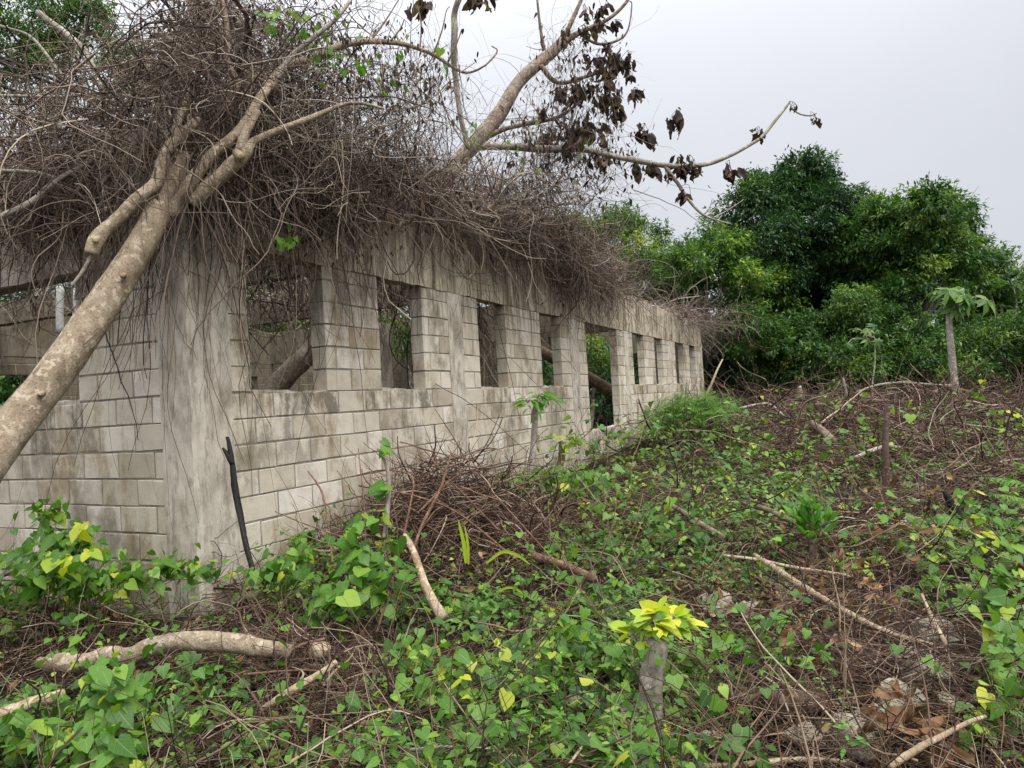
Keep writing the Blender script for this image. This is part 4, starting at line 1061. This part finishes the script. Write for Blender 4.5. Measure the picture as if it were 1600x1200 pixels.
# dry stems, twigs and cut brush on the soil
gd = Geo()
def litter(n, r0, r1, step, K, rad, hmax, flat=.35, power=1.0, inside=False, bias=True):
    x, y = scatter(n, r0, r1, power)
    k = outside(x, y) if not inside else ~outside(x, y)
    if bias: k &= RNG.random(n) < (1.05 - .55 * green(x, y))
    x, y = x[k], y[k]; n = len(x)
    p0 = np.stack([x, y, gz(x, y) + .01 + hmax * RNG.random(n) ** 1.6], -1)
    d0 = RNG.normal(size=(n, 3)); d0[:, 2] *= flat
    w_ = walks(p0, d0, RNG.uniform(.5, 1.5, n) * step, K, .20, (0, 0, -.03))
    w_[..., 2] = np.maximum(w_[..., 2], gz(w_[..., 0], w_[..., 1]) + .008)
    s, w = sw(w_[..., 0], w_[..., 1])
    if not inside:
        w_ = w_ + np.where((w > -.03) & (s > .1) & (s < 19.2), -.03 - w, 0)[..., None] * D2
    gd.add(*thin_tubes(w_, RNG.uniform(*rad, n) * RNG.lognormal(0, .3, n), 3))
litter(11000, 2.1, 6.5, .055, 9, (.0012, .0034), .22)
litter(7500, 5.5, 13, .08, 9, (.0018, .005), .30)
litter(7500, 11.5, 27, .15, 9, (.004, .012), .62, .5, .8)
litter(1500, 9, 24, .12, 8, (.004, .012), .5, .5, .8, True, False)
litter(420, 2.6, 8, .10, 10, (.002, .005), .34, .30)
stuff(gd.obj("dry_stems", MAT['twig'], loc=(1, 5, .4)), "dry brown stems and twigs littering the ground", "brush")
# heaps of cut brush across the field
gd = Geo()
for px, py, Rr, H, n, r0, r1 in [(1240, 645, 1.3, .5, 600, .003, .010), (1300, 650, 2.0, .72, 1100, .003, .011), (1440, 645, 2.0, .85, 1200, .003, .011), (1555, 655, 1.6, .85, 900, .003, .010), (1250, 690, 1.2, .4, 420, .003, .008), (1480, 700, 1.4, .65, 800, .003, .009), (1380, 720, 1.0, .4, 380, .003, .008), (1570, 740, .9, .45, 350, .0025, .007),
                                 (1400, 800, .6, .35, 420, .002, .006), (1330, 830, .5, .28, 320, .002, .006), (1060, 790, .6, .32, 420, .002, .006), (960, 770, .5, .25, 260, .002, .005), (500, 1030, .42, .26, 520, .0014, .004), (620, 1090, .35, .22, 360, .0014, .0036), (380, 980, .4, .18, 300, .0014, .0035), (1300, 980, .5, .18, 420, .0014, .004), (1180, 1130, .4, .12, 300, .0012, .0035), (1420, 1060, .4, .2, 360, .0014, .004)]:
    c = G(px, py, H * .4)
    p = c + RNG.normal(size=(n, 3)) * np.array([Rr * .5, Rr * .5, 0])
    q = np.exp(-((p[:, 0] - c[0]) ** 2 + (p[:, 1] - c[1]) ** 2) / (Rr * Rr * .5))
    p[:, 2] = gz(p[:, 0], p[:, 1]) + .02 + H * q * RNG.random(n) ** .7
    d0 = RNG.normal(size=(n, 3)); d0[:, 2] *= .4
    ln = (.5 * Rr) ** .5 * .11
    w_ = walks(p, d0, ln * RNG.uniform(.5, 1.4, n), 9, .2, (0, 0, -.03))
    w_[..., 2] = np.maximum(w_[..., 2], gz(w_[..., 0], w_[..., 1]) + .01)
    k = outside(w_[:, 0, 0], w_[:, 0, 1]) & outside(w_[:, -1, 0], w_[:, -1, 1])
    gd.add(*thin_tubes(w_[k], RNG.uniform(r0, r1, k.sum()) * RNG.lognormal(0, .3, k.sum()), 3))
stuff(gd.obj("cut_brush", MAT['redtwig'], loc=(5, 15, 1)), "heaps of dark reddish brown cut brush across the field", "brush")
# brown fallen leaves
g = Geo()
def leaf_litter(n, r0, r1, L, h=.12):
    x, y = scatter(n, r0, r1)
    k = outside(x, y) & (RNG.random(n) < (1.1 - .9 * green(x, y))); x, y = x[k], y[k]; n = len(x)
    p = np.stack([x, y, gz(x, y) + .02 + h * RNG.random(n)], -1)
    ax = RNG.normal(size=(n, 3)); ax[:, 2] *= .5
    put_leaves(g, CURL, p, ax, RNG.normal(size=(n, 3)) * .8 + [0, 0, 1], L * RNG.uniform(.4, 1.4, n))
leaf_litter(2600, 2.2, 7, .06); leaf_litter(2200, 6, 16, .09, .25)
for px, py, rr, n, L in [(800, 790, .3, 70, .13), (845, 805, .25, 50, .14), (720, 745, .4, 60, .11), (650, 770, .35, 30, .10), (780, 850, .3, 40, .12), (1215, 930, .13, 22, .15), (1290, 890, .15, 26, .15), (1410, 1130, .13, 26, .17), (1460, 1150, .10, 14, .17), (1320, 930, .3, 40, .14), (1390, 840, .5, 60, .16), (1430, 800, .5, 40, .16), (1250, 1000, .12, 14, .15), (1130, 930, .35, 60, .10), (1310, 970, .3, 40, .10), (910, 640, .4, 20, .1)]:
    c = G(px, py, .2)
    p = c + RNG.normal(size=(n, 3)) * rr * np.array([.6, .6, .35]); p[:, 2] = np.maximum(p[:, 2], gz(p[:, 0], p[:, 1]) + .02)
    ax = RNG.normal(size=(n, 3)); ax[:, 2] = -RNG.random(n) * 1.6
    put_leaves(g, CURL, p, ax, RNG.normal(size=(n, 3)), L * .65 * RNG.uniform(.5, 1.3, n))
stuff(g.obj("leaf_litter", MAT['litter'], loc=(1, 5, .4)), "curled red-brown fallen leaves", "leaf litter")

# brush pile against the wall
pile = empty("brush_pile", G(700, 850, .1), "heap of reddish brown cut twigs in front of the near windows", "brush pile")
g = Geo(); gr = Geo()
n = 2600
c = G(715, 835, .1)
p = c + RNG.normal(size=(n, 3)) * np.array([.74, .50, 0]); p[:, 2] = gz(p[:, 0], p[:, 1]) + .04
hm = .80 * np.exp(-((p[:, 0] - c[0]) ** 2 + (p[:, 1] - c[1]) ** 2) / .75)
p[:, 2] += hm * RNG.random(n) ** .8
d0 = RNG.normal(size=(n, 3)); d0[:, 2] = d0[:, 2] * .35 + .1
wk = walks(p, d0, RNG.uniform(.03, .095, n), 10, .16, (0, 0, -.02))
s, w = sw(wk[..., 0], wk[..., 1])
wk = wk + np.where(w > -.03, -.03 - RNG.random(w.shape) * .05 - w, 0)[..., None] * D2
wk[..., 2] = np.maximum(wk[..., 2], gz(wk[..., 0], wk[..., 1]) + .01)
g.add(*thin_tubes(wk, RNG.uniform(.002, .0075, n), 4))
g.obj("twigs", MAT['redtwig'], pile)
for rows in ([(590, 985, 4.0, .010), (620, 880, 4.35, .010), (640, 790, 4.5, .009), (645, 740, 4.6, .008), (600, 732, 4.6, .007), (548, 745, 4.6, .005)], [(640, 880, 4.4, .013), (680, 780, 4.6, .012), (705, 708, 4.8, .008)], [(625, 690, 4.7, .006), (670, 705, 4.8, .007), (740, 720, 5.0, .005)],
             [(720, 760, 4.9, .009), (775, 780, 4.9, .008)], [(655, 800, 4.6, .010), (700, 755, 4.7, .008), (735, 722, 4.7, .006), (700, 705, 4.7, .004)], [(480, 735, 5.0, .006), (505, 770, 4.9, .008), (520, 880, 4.6, .010)], [(430, 800, 4.8, .005), (500, 830, 4.7, .006), (560, 842, 4.6, .006)],
             [(560, 700, 4.8, .005), (570, 820, 4.5, .007), (575, 900, 4.3, .008)], [(780, 830, 4.9, .008), (700, 745, 5.0, .006), (660, 700, 5.1, .004)], [(600, 840, 4.5, .02), (606, 800, 4.55, .021), (608, 740, 4.6, .018), (590, 700, 4.6, .008)], [(560, 760, 4.7, .009), (690, 790, 4.8, .009), (800, 870, 4.7, .009)],
             [(770, 770, 5.1, .006), (850, 860, 4.8, .006), (880, 900, 4.7, .005)]):
    limb_part("stick", [(*q[:3], q[3] * .75) for q in rows], pile, 'redlog' if rows[0][0] != 600 else 'bark3', 6, 26, .12, .5 if rows[0][3] < .015 else .12)

# ------------------------------------------------------------------ logs, sticks and stumps
def log(name, label, cat, rows, mat, sides=10, n=None, rough=.06, group=None):
    """rows: (px, py, height above ground in sight, radius)"""
    g = Geo()
    pts = [(*G(a, b, h), r) for a, b, h, r in rows]
    limb(g, pts, sides, n, rough, RNG.random())
    o = g.obj(name, MAT[mat], smooth=True, loc=np.mean([q[:3] for q in pts], axis=0))
    return tag(o, label, cat, group)
log("fallen_log", "thick tan curved log lying among creeper leaves at lower left", "log", [(68, 1038, .16, .030), (100, 1046, .17, .045), (130, 1045, .18, .047), (165, 1030, .2, .042), (200, 1020, .22, .044), (240, 1008, .24, .05), (300, 1004, .25, .05), (360, 1005, .25, .048), (410, 1012, .24, .046), (455, 1022, .22, .04)], 'bark', 14, 60)
log("cut_stump", "small cut end of wood showing beside the curved log", "wood", [(484, 1016, .2, .040), (500, 1014, .2, .042), (507, 1014, .2, .042)], 'drywood', 12, 6)
log("fallen_branch", "tan branch entering from the left edge below the curved log", "branch", [(-60, 1130, .16, .032), (0, 1112, .18, .030), (50, 1096, .2, .028), (100, 1085, .2, .024)], 'drywood', 9, 20)
log("fallen_branch", "short grey branch rising through twigs right of the curved log", "branch", [(400, 1115, .1, .014), (450, 1080, .2, .018), (500, 1052, .25, .017), (525, 1035, .28, .013)], 'drywood', 8, 18)
g = Geo(); limb(g, [(*P(692, 965, 3.9), .028), (*P(672, 930, 4.05), .027), (*P(655, 890, 4.2), .024), (*P(640, 850, 4.35), .020), (*P(632, 835, 4.4), .012)], 9, 24)
tag(g.obj("fallen_branch", MAT['drywood'], smooth=True, loc=P(692, 965, 3.9)), "pale bare branch slanting down in front of the brush pile", "branch")
g = Geo(); limb(g, [(*P(398, 905, 4.75), .018), (*P(384, 850, 4.85), .021), (*P(372, 790, 4.95), .021), (*P(364, 735, 5.0), .020), (*P(357, 690, 5.05), .016), (*P(354, 683, 5.06), .008)], 8, 30, .14, wig=.05)
limb(g, [(*P(363, 725, 5.0), .016), (*P(354, 708, 5.0), .016), (*P(348, 700, 5.0), .008)], 6, 8, .1)
tag(g.obj("charred_stick", MAT['char'], loc=P(398, 905, 4.75)), "black forked stick propped upright against the concrete corner column", "stick")
log("fallen_log", "reddish peeled log end right of the brush pile", "log", [(800, 845, .2, .020), (840, 868, .2, .030), (880, 882, .2, .032), (930, 905, .16, .028)], 'redlog', 10, 20)
log("rotten_log", "dark rotten log half buried in leaves near bottom right", "log", [(1130, 1085, .1, .035), (1180, 1092, .1, .05), (1230, 1097, .1, .055), (1290, 1103, .09, .045)], 'darklog', 10, 24, .12)
log("fallen_branch", "long thin tan branch lying diagonal toward lower right", "branch", [(1178, 868, .2, .018), (1230, 905, .2, .022), (1280, 933, .18, .02), (1340, 965, .18, .016), (1400, 990, .16, .012), (1460, 1008, .16, .008)], 'drywood', 8, 40)
log("fallen_branch", "straight stick lying left of the glossy-leaved sapling", "branch", [(1130, 868, .2, .010), (1190, 876, .22, .012), (1240, 886, .22, .013), (1330, 900, .2, .010)], 'drywood', 7, 20)
log("fallen_branch", "brown branch behind the glossy-leaved sapling", "branch", [(1160, 785, .2, .022), (1200, 800, .2, .026), (1245, 817, .2, .024)], 'bark2', 8, 16)
log("fallen_branch", "brown branch pointing down from the green patch in mid field", "branch", [(1050, 790, .3, .020), (1090, 815, .25, .024), (1130, 840, .2, .022)], 'bark2', 8, 16)
log("fallen_branch", "pale forked twig at the bottom right edge", "branch", [(1390, 1200, .22, .012), (1430, 1175, .24, .012), (1455, 1160, .26, .011), (1500, 1135, .26, .009), (1540, 1120, .26, .006)], 'drywood', 7, 24)
log("fallen_branch", "thin pale stem lying flat along the bottom edge", "branch", [(1060, 1198, .1, .010), (1140, 1195, .12, .011), (1230, 1188, .12, .010), (1330, 1192, .12, .008)], 'drywood', 7, 24)
log("fallen_branch", "grey twig lying level at bottom centre", "branch", [(640, 1172, .2, .007), (700, 1169, .2, .006), (780, 1171, .2, .005)], 'bark3', 6, 16)
log("fallen_branch", "broken stalk leaning among rocks at right", "branch", [(1440, 930, .26, .010), (1455, 965, .22, .011), (1480, 1010, .15, .011)], 'drywood', 7, 14)
log("fallen_branch", "bleached arched branch on top of the far brush, left of the young tree", "branch", [(1340, 612, .55, .03), (1380, 600, .62, .035), (1420, 598, .62, .034), (1470, 603, .6, .028), (1500, 601, .6, .018)], 'bark3', 7, 30)
log("fallen_branch", "twisted pale branch below the far brush edge", "branch", [(1150, 640, .5, .025), (1185, 630, .55, .028), (1205, 633, .5, .026), (1225, 650, .42, .022)], 'bark3', 7, 24)
log("fallen_branch", "crooked grey branch beside the weathered post", "branch", [(1335, 716, .3, .025), (1365, 703, .35, .028), (1385, 697, .38, .028), (1410, 700, .36, .024)], 'bark3', 7, 20)
log("fallen_log", "sawn brown log end in the brush right of the fern bush", "log", [(1268, 660, .45, .055), (1285, 675, .42, .06), (1302, 690, .35, .06)], 'bark2', 10, 12)
def rise(name, label, cat, px0, py0, px1, py1, d, r0, r1, mat, sides=10, n=20, rough=.06, mid=None):
    g = Geo(); rows = [(*P(px0, py0, d), r0)] + ([(*P(*mid, d), (r0 + r1) / 2)] if mid else []) + [(*P(px1, py1, d), r1)]
    limb(g, rooted(rows), sides, n, rough, RNG.random())
    return tag(g.obj(name, MAT[mat], smooth=True, loc=P(px0, py0, d)), label, cat)
D_post = G(1385, 765, .1)[1]
rise("wooden_post", "weathered brown post standing alone in the brush field", "post", 1384, 775, 1387, 632, D_post, .040, .034, 'darkpost', 10, 20, .08, (1384, 700))
rise("charred_stump", "black burnt stump sticking up near the right edge", "stump", 1495, 812, 1476, 766, G(1490, 805, .15)[1], .05, .02, 'char', 8, 12, .15)
rise("broken_stump", "thin broken stump in front of the dark tree foot", "stump", 1256, 632, 1249, 603, 20, .10, .055, 'bark3', 8, 12, .1)
rise("broken_stump", "slim dead stem upright left of the sapling with lobed leaves", "stump", 1324, 622, 1317, 590, 19, .035, .025, 'bark3', 7, 12, .1)

def tuft(geo, c, n, L, rnd0, tpl=BLADE, lift=.2, spread=.6, pet=None, droop=.35):
    a = RNG.uniform(0, 6.28, n); e = RNG.uniform(-.5, .9, n) if droop > -.5 else RNG.uniform(.1, 1.3, n)
    d = np.stack([np.cos(a) * np.cos(e), np.sin(a) * np.cos(e), np.sin(e) * .8], -1)
    p = c + d * L * spread * RNG.uniform(.2, 1.3, n)[:, None] + [0, 0, lift * L]
    ax = d.copy(); ax[:, 2] -= droop
    up = np.array([0, -.25, 1.0]) + RNG.normal(size=(n, 3)) * .3
    put_leaves(geo, tpl, p, ax, up, L * RNG.uniform(.6, 1.2, n), np.clip(rnd0 + RNG.normal(size=n) * .25, 0, 1))
    if pet is not None:
        for q in p[:14]: limb(pet, [(*c, .004), (*((c + q) / 2 + [0, 0, .02]), .003), (*q, .002)], 4, 5, 0)
OVAL = blade_template(.27, .2, .25)
def sprout(name, label, cat, stem, d, r0, r1, tufts, n, L, mat, bark, tpl=BLADE, rnd0=.5, rough=.05, droop=.35):
    root = empty(name, P(*stem[0], d), label, cat)
    g = Geo(); limb(g, rooted([(*P(*q, d), r0 + (r1 - r0) * k / (len(stem) - 1)) for k, q in enumerate(stem)]), 12, 22, rough)
    gl = Geo()
    for px, py in tufts: tuft(gl, P(px, py, d + RNG.normal() * .03), n, L, rnd0, tpl, pet=g, droop=droop)
    g.obj("trunk", MAT[bark], root, smooth=True)
    gl.obj("foliage", MAT[mat], root)
    return root
D_a = G(1025, 1128, .05)[1]
sprout("sprouting_stump", "short grey-brown stump sprouting large yellow leaves in the foreground", "stump", [(1027, 1135), (1025, 1080), (1028, 1000)], D_a, .055, .044, [(1003, 985), (1030, 972), (1060, 982), (995, 1000), (1048, 975), (1018, 975), (1030, 982), (1045, 970)], 10, .088, 'lime', 'bark3', blade_template(.36, .15, .3), rnd0=.6, droop=.05)
g = Geo()
for px, py in ((985, 1035), (1060, 1060), (1075, 1040), (1050, 1090)): tuft(g, P(px, py, D_a + .05), 7, .10, .4)
D_b = G(1270, 882, .08)[1]
sprout("sapling", "small sapling with upright glossy green leaves in the mid field", "plant", [(1271, 890), (1270, 850), (1270, 815)], D_b, .032, .024, [(1262, 845), (1280, 842), (1256, 825), (1272, 805), (1288, 824), (1270, 825)], 9, .125, 'bright', 'bark2', OVAL, rnd0=.02, droop=-.7)
D_c = G(832, 735, .05)[1]
sprout("sprouting_pole", "tallest pale sprouting pole against the block wall, leaf tuft on top", "plant", [(831, 742), (833, 690), (834, 650), (838, 630)], min(D_c, 8.6), .042, .030, [(825, 630), (840, 622), (855, 630), (832, 642)], 10, .17, 'bright', 'bark3', rnd0=.5)
sprout("sprouting_pole", "shorter sprouting pole with yellow-green leaves, right of the tallest one", "plant", [(876, 742), (878, 715), (879, 690)], 9.2, .05, .042, [(890, 688), (903, 690), (880, 695), (890, 700)], 9, .15, 'lime', 'bark2', rnd0=.25)
D_d = G(1240, 790, .1)[1]
sprout("sapling", "low leafy green plant in front of the fern bush and brush", "plant", [(1238, 790), (1236, 770), (1236, 750)], D_d, .018, .012, [(1225, 752), (1240, 745), (1252, 758), (1238, 770), (1215, 765)], 12, .13, 'cover', 'bark2', rnd0=.55)
D_e = G(805, 1085, .08)[1]
sprout("sapling", "tiny pale green sprig at bottom centre", "plant", [(806, 1100), (804, 1075), (803, 1055)], D_e, .006, .004, [(803, 1055), (806, 1045)], 7, .06, 'lime', 'bark2', rnd0=.2)
D_f = G(1270, 1075, .1)[1]
sprout("sapling", "small green seedling in the litter right of the yellow stump", "plant", [(1200, 1010), (1202, 990), (1203, 975)], G(1200, 1005, .1)[1], .006, .004, [(1203, 985), (1200, 975)], 9, .085, 'bright', 'bark2', rnd0=.4)
sprout("sapling", "broad-leaved green seedling at the bottom edge below the yellow stump", "plant", [(960, 1215), (963, 1190), (965, 1170)], G(960, 1210, .1)[1], .007, .005, [(945, 1180), (970, 1170), (985, 1185), (960, 1195)], 9, .10, 'cover', 'bark2', rnd0=.5)
sprout("sapling", "seedling with pale yellow leaves under the right-hand creeper", "plant", [(1330, 900), (1335, 880), (1340, 862)], G(1330, 900, .1)[1], .010, .006, [(1330, 885), (1350, 880), (1318, 888)], 9, .10, 'lime', 'bark2', rnd0=.2)

# ferns
PINNA = blade_template(.05, .3, .3)
def frond(geo, gl, base, tip, arch, n, L):
    b = np.array(base, float); t = np.array(tip, float)
    m = (b + t) / 2 + np.array([0, 0, arch])
    path = smooth_path([b, m, t], n)
    geo.add(*thin_tubes(path[None], np.array([.004]), 4, np.array([.4])))
    tg = nrm(np.gradient(path, axis=0)); sd_ = nrm(np.cross(tg, [0, 0, 1.0]))
    u = np.linspace(0, 1, n); Ls = L * np.sin(np.pi * (.12 + .86 * u)) ** .7
    for sgn in (-1, 1):
        ax = sd_ * sgn + tg * .55 + np.array([0, 0, -.25]); 
        put_leaves(gl, PINNA, path, ax, np.tile([0, -.2, 1.0], (n, 1)), Ls, np.clip(RNG.normal(.5, .2, n), 0, 1))
fr = empty("fern", G(1600, 900, .1), "arching yellow-green fern fronds at the right edge", "fern")
g, gl = Geo(), Geo()
db = 6.1
for (bx, by, tx, ty, d2, ar, L) in [(1660, 830, 1545, 770, 6.0, .10, .17), (1670, 860, 1530, 825, 5.9, .12, .17), (1660, 800, 1540, 745, 6.4, .10, .16), (1650, 900, 1555, 840, 5.7, .14, .16), (1690, 790, 1580, 720, 6.6, .1, .16), (1680, 880, 1590, 850, 5.5, .12, .16), (1650, 840, 1490, 820, 6.2, .12, .14), (1640, 850, 1500, 845, 6.2, .08, .12)]:
    frond(g, gl, P(bx, by, db), P(tx, ty, d2), ar, 38, L * .85)
g.obj("stems", MAT['fern'], fr)["kind"] = "stuff"; gl.obj("fronds", MAT['fern'], fr)["kind"] = "stuff"
fb = empty("fern_bush", G(1080, 690, .1), "feathery bright green bush beside the far end of the wall", "shrub")
g, gl = Geo(), Geo()
cb = P(1075, 690, 14.2); cb[2] = float(gz(cb[0], cb[1]))
for k in range(210):
    a = RNG.uniform(0, 6.28); rr = RNG.uniform(.2, 1.25)
    b = cb + np.array([RNG.normal() * .45, RNG.normal() * .4, .1])
    t = cb + np.array([math.cos(a) * rr * 1.0 + .1, math.sin(a) * rr * .7, .95 - .35 * rr * rr + RNG.uniform(-.25, .2)])
    frond(g, gl, b, t, .2, 24, .15)
g.obj("stems", MAT['fern'], fb)["kind"] = "stuff"; gl.obj("fronds", MAT['fern'], fb)["kind"] = "stuff"

# strap-leaved grass blades
def strap(label, blades, d):
    g = Geo()
    for rows, w_ in blades:
        path = smooth_path([P(a, b, d) for a, b in rows], 12); n = len(path)
        tg = nrm(np.gradient(path, axis=0)); sd_ = nrm(np.cross(tg, F0))
        ww = w_ * np.sin(np.pi * np.linspace(.12, .98, n)) ** .6
        v = np.stack([path - sd_ * ww[:, None] - F0 * ww[:, None] * .3, path, path + sd_ * ww[:, None] - F0 * ww[:, None] * .3], 1).reshape(-1, 3)
        f = [(3 * k + c, 3 * k + c + 1, 3 * k + c + 4, 3 * k + c + 3) for k in range(n - 1) for c in (0, 1)]
        tt = np.zeros((len(v), 4)); tt[:, 0] = .5; tt[:, 1] = np.tile([.2, 0, .2], n); tt[:, 3] = .4
        g.add(v, np.array(f), tt)
    return tag(g.obj("grass_tuft", MAT['lime'], loc=P(*blades[0][0][0], d)), label, "grass")
strap("upright strap-shaped grass blade in front of the brush pile", [([(728, 880), (725, 850), (716, 812)], .012), ([(732, 882), (731, 850), (726, 822)], .008)], 4.35)
strap("arching strap-shaped grass blade right of the upright one", [([(760, 880), (785, 862), (810, 868), (828, 882)], .010), ([(775, 925), (800, 918), (830, 935)], .007)], 4.3)

# leafy climbers: creeper mounds that stand up above the mat
def climber(label, spots, mat, L, rnd0, cat="creeper"):
    c0 = P(*spots[0][:3])
    root = empty("creeper", np.array([c0[0], c0[1], float(gz(c0[0], c0[1]))]), label, cat)
    g, gl = Geo(), Geo()
    for px, py, d, rx, ry, n in spots:
        z = RNG.normal(size=(n, 3)) * .55
        p = np.array([P(px + a * rx, py + b * ry, d + c * .16) for a, b, c in z])
        s, w = sw(p[:, 0], p[:, 1])
        bad = (s > -.06) & (w > -.06)
        p = p - (np.where(bad, np.minimum(s, w) + .07, 0)[:, None]) * np.where((s < w)[:, None], D1, D2)
        p[:, 2] = np.maximum(p[:, 2], gz(p[:, 0], p[:, 1]) + .03)
        p = p[outside(p[:, 0], p[:, 1]) | (p[:, 1] > 4.2)]; n = len(p)
        a = RNG.uniform(0, 6.28, n)
        ax = np.stack([np.cos(a), np.sin(a) - .35, -RNG.uniform(.2, 1.4, n)], -1)
        up = np.stack([RNG.normal(size=n) * .35, RNG.normal(size=n) * .3 - .35, np.ones(n)], -1)
        put_leaves(gl, HEART, p, ax, up, L * RNG.lognormal(0, .3, n), np.clip(rnd0 + RNG.normal(size=n) * .2, 0, 1))
        m = max(3, n // 7)
        st = p[RNG.integers(0, n, m)].copy(); st0 = st.copy(); st0[:, 2] = gz(st[:, 0], st[:, 1]); st0[:, :2] += RNG.normal(size=(m, 2)) * .06
        u = np.linspace(0, 1, 8)[None, :, None]
        pth = st0[:, None] * (1 - u) + st[:, None] * u + RNG.normal(size=(m, 8, 3)) * .012
        g.add(*thin_tubes(pth, np.full(m, .002), 3, RNG.uniform(.3, .9, m)))
    g.obj("stems", MAT['twig'], root)["kind"] = "stuff"; gl.obj("leaves", MAT[mat], root)["kind"] = "stuff"
climber("green creeper mound climbing the end wall at far left", [(75, 800, 4.9, 30, 25, 45), (95, 850, 4.7, 60, 35, 150), (60, 900, 4.4, 80, 40, 170), (170, 900, 4.5, 70, 25, 120)], 'cover', .068, .5)
climber("yellowing creeper leaves on the mound at far left", [(125, 825, 4.6, 14, 12, 12), (95, 875, 4.4, 22, 20, 26), (150, 862, 4.4, 12, 6, 8)], 'lime', .07, .6)
climber("creeper shoot with large heart leaves climbing twigs before the second window", [(603, 700, 4.6, 6, 12, 5), (595, 762, 4.5, 10, 10, 6), (575, 810, 4.4, 20, 15, 10), (545, 860, 4.3, 28, 35, 40), (600, 900, 4.2, 50, 40, 60), (530, 930, 4.1, 45, 30, 50)], 'cover', .078, .5)
climber("large-leaved creeper thicket at the lower right edge", [(1560, 900, 3.6, 45, 60, 60), (1570, 1010, 3.2, 40, 60, 60), (1545, 1130, 2.9, 45, 50, 50), (1590, 1080, 2.9, 30, 60, 40)], 'cover', .062, .58)
climber("big-leaved creeper mound at the lower left corner", [(170, 1080, 3.0, 55, 40, 90), (60, 1150, 2.8, 70, 35, 90), (160, 1160, 2.7, 60, 30, 70)], 'cover', .064, .5)
climber("creeper mound beside the foot of the corner column", [(280, 885, 4.6, 60, 20, 90), (430, 890, 4.6, 40, 22, 70), (470, 860, 4.7, 25, 20, 26)], 'cover', .066, .55)
climber("low creeper in the gap at bottom centre", [(700, 1060, 3.3, 60, 60, 90), (760, 1130, 3.0, 50, 40, 60), (640, 1010, 3.5, 40, 40, 40)], 'cover', .058, .55)
climber("creeper wrapped round the yellow-leaved stump foot", [(965, 1040, 3.55, 30, 40, 50), (1080, 1060, 3.5, 25, 40, 50), (900, 1000, 3.7, 60, 40, 90)], 'cover', .060, .45)
climber("creeper patch below the two sprouting poles", [(850, 750, 8.0, 40, 18, 150), (905, 760, 7.6, 50, 25, 160), (800, 760, 7.4, 30, 20, 80)], 'cover', .075, .5)

# ------------------------------------------------------------------ rocks
def rock(label, px, py, R, sq=(1, .8, .6)):
    n1, n2 = 14, 9
    c = G(px, py, .06); v = []
    ph = RNG.random(6) * 6
    for i in range(n2 + 1):
        th = math.pi * i / n2
        for j in range(n1):
            a = 2 * math.pi * j / n1
            u = np.array([math.sin(th) * math.cos(a), math.sin(th) * math.sin(a), math.cos(th)])
            k = 1 + .16 * math.sin(3 * u[0] + ph[0]) + .14 * math.sin(4 * u[1] + ph[1]) + .12 * math.sin(5 * u[2] + ph[2] + 2 * u[0]) + RNG.normal() * .035
            k = min(k, 1.06 / max(.3, abs(u @ np.array([math.cos(ph[3]), math.sin(ph[3]), .4]))))
            v.append(u * k * R * np.array(sq))
    i = np.arange(n2)[:, None] * n1; j = np.arange(n1)[None]; j2 = (j + 1) % n1
    q = np.stack([i + j, i + n1 + j, i + n1 + j2, i + j2], -1).reshape(-1, 4)
    o = mesh_obj("rock", np.array(v), q, MAT['rock'], smooth=False)
    o.location = c; o.rotation_euler = (RNG.normal() * .2, RNG.normal() * .2, RNG.uniform(0, 6))
    tag(o, label, "rock", "pale limestone rocks in the litter")
for a in [("mossy grey rock under a dry stalk at right", 1460, 992, .12), ("flat pale rock beside the big brown leaf at bottom right", 1328, 1148, .12), ("white-topped rock behind the flat pale rock", 1372, 1135, .09), ("pale stone in the brown leaves in mid field", 1172, 957, .09),
          ("flat pale stone left of the leafy mid-field stone", 1120, 945, .12), ("rounded mossy rock left of the fern", 1428, 822, .13), ("white stone left of the yellow-leaved stump", 868, 1083, .07), ("broken white stone against the foot of the stump", 972, 1112, .07), ("buff stone right of the flat pale rock's left end", 1258, 1152, .07),
          ("grey slab among stems in the right foreground", 1440, 1050, .13), ("grey stone below the slab at right", 1410, 1100, .12), ("small grey stone at the bottom right of the stump", 1115, 1160, .06), ("pale stone at the bottom edge right of the stump", 1140, 1175, .06), ("stone under the slab near the right creeper", 1490, 1105, .09),
          ("buff stone at bottom centre under creeper", 795, 1150, .08), ("pale stone behind the yellow stump leaves", 900, 1095, .07)]:
    rock(*a, sq=(1, RNG.uniform(.65, .9), RNG.uniform(.5, .75)))
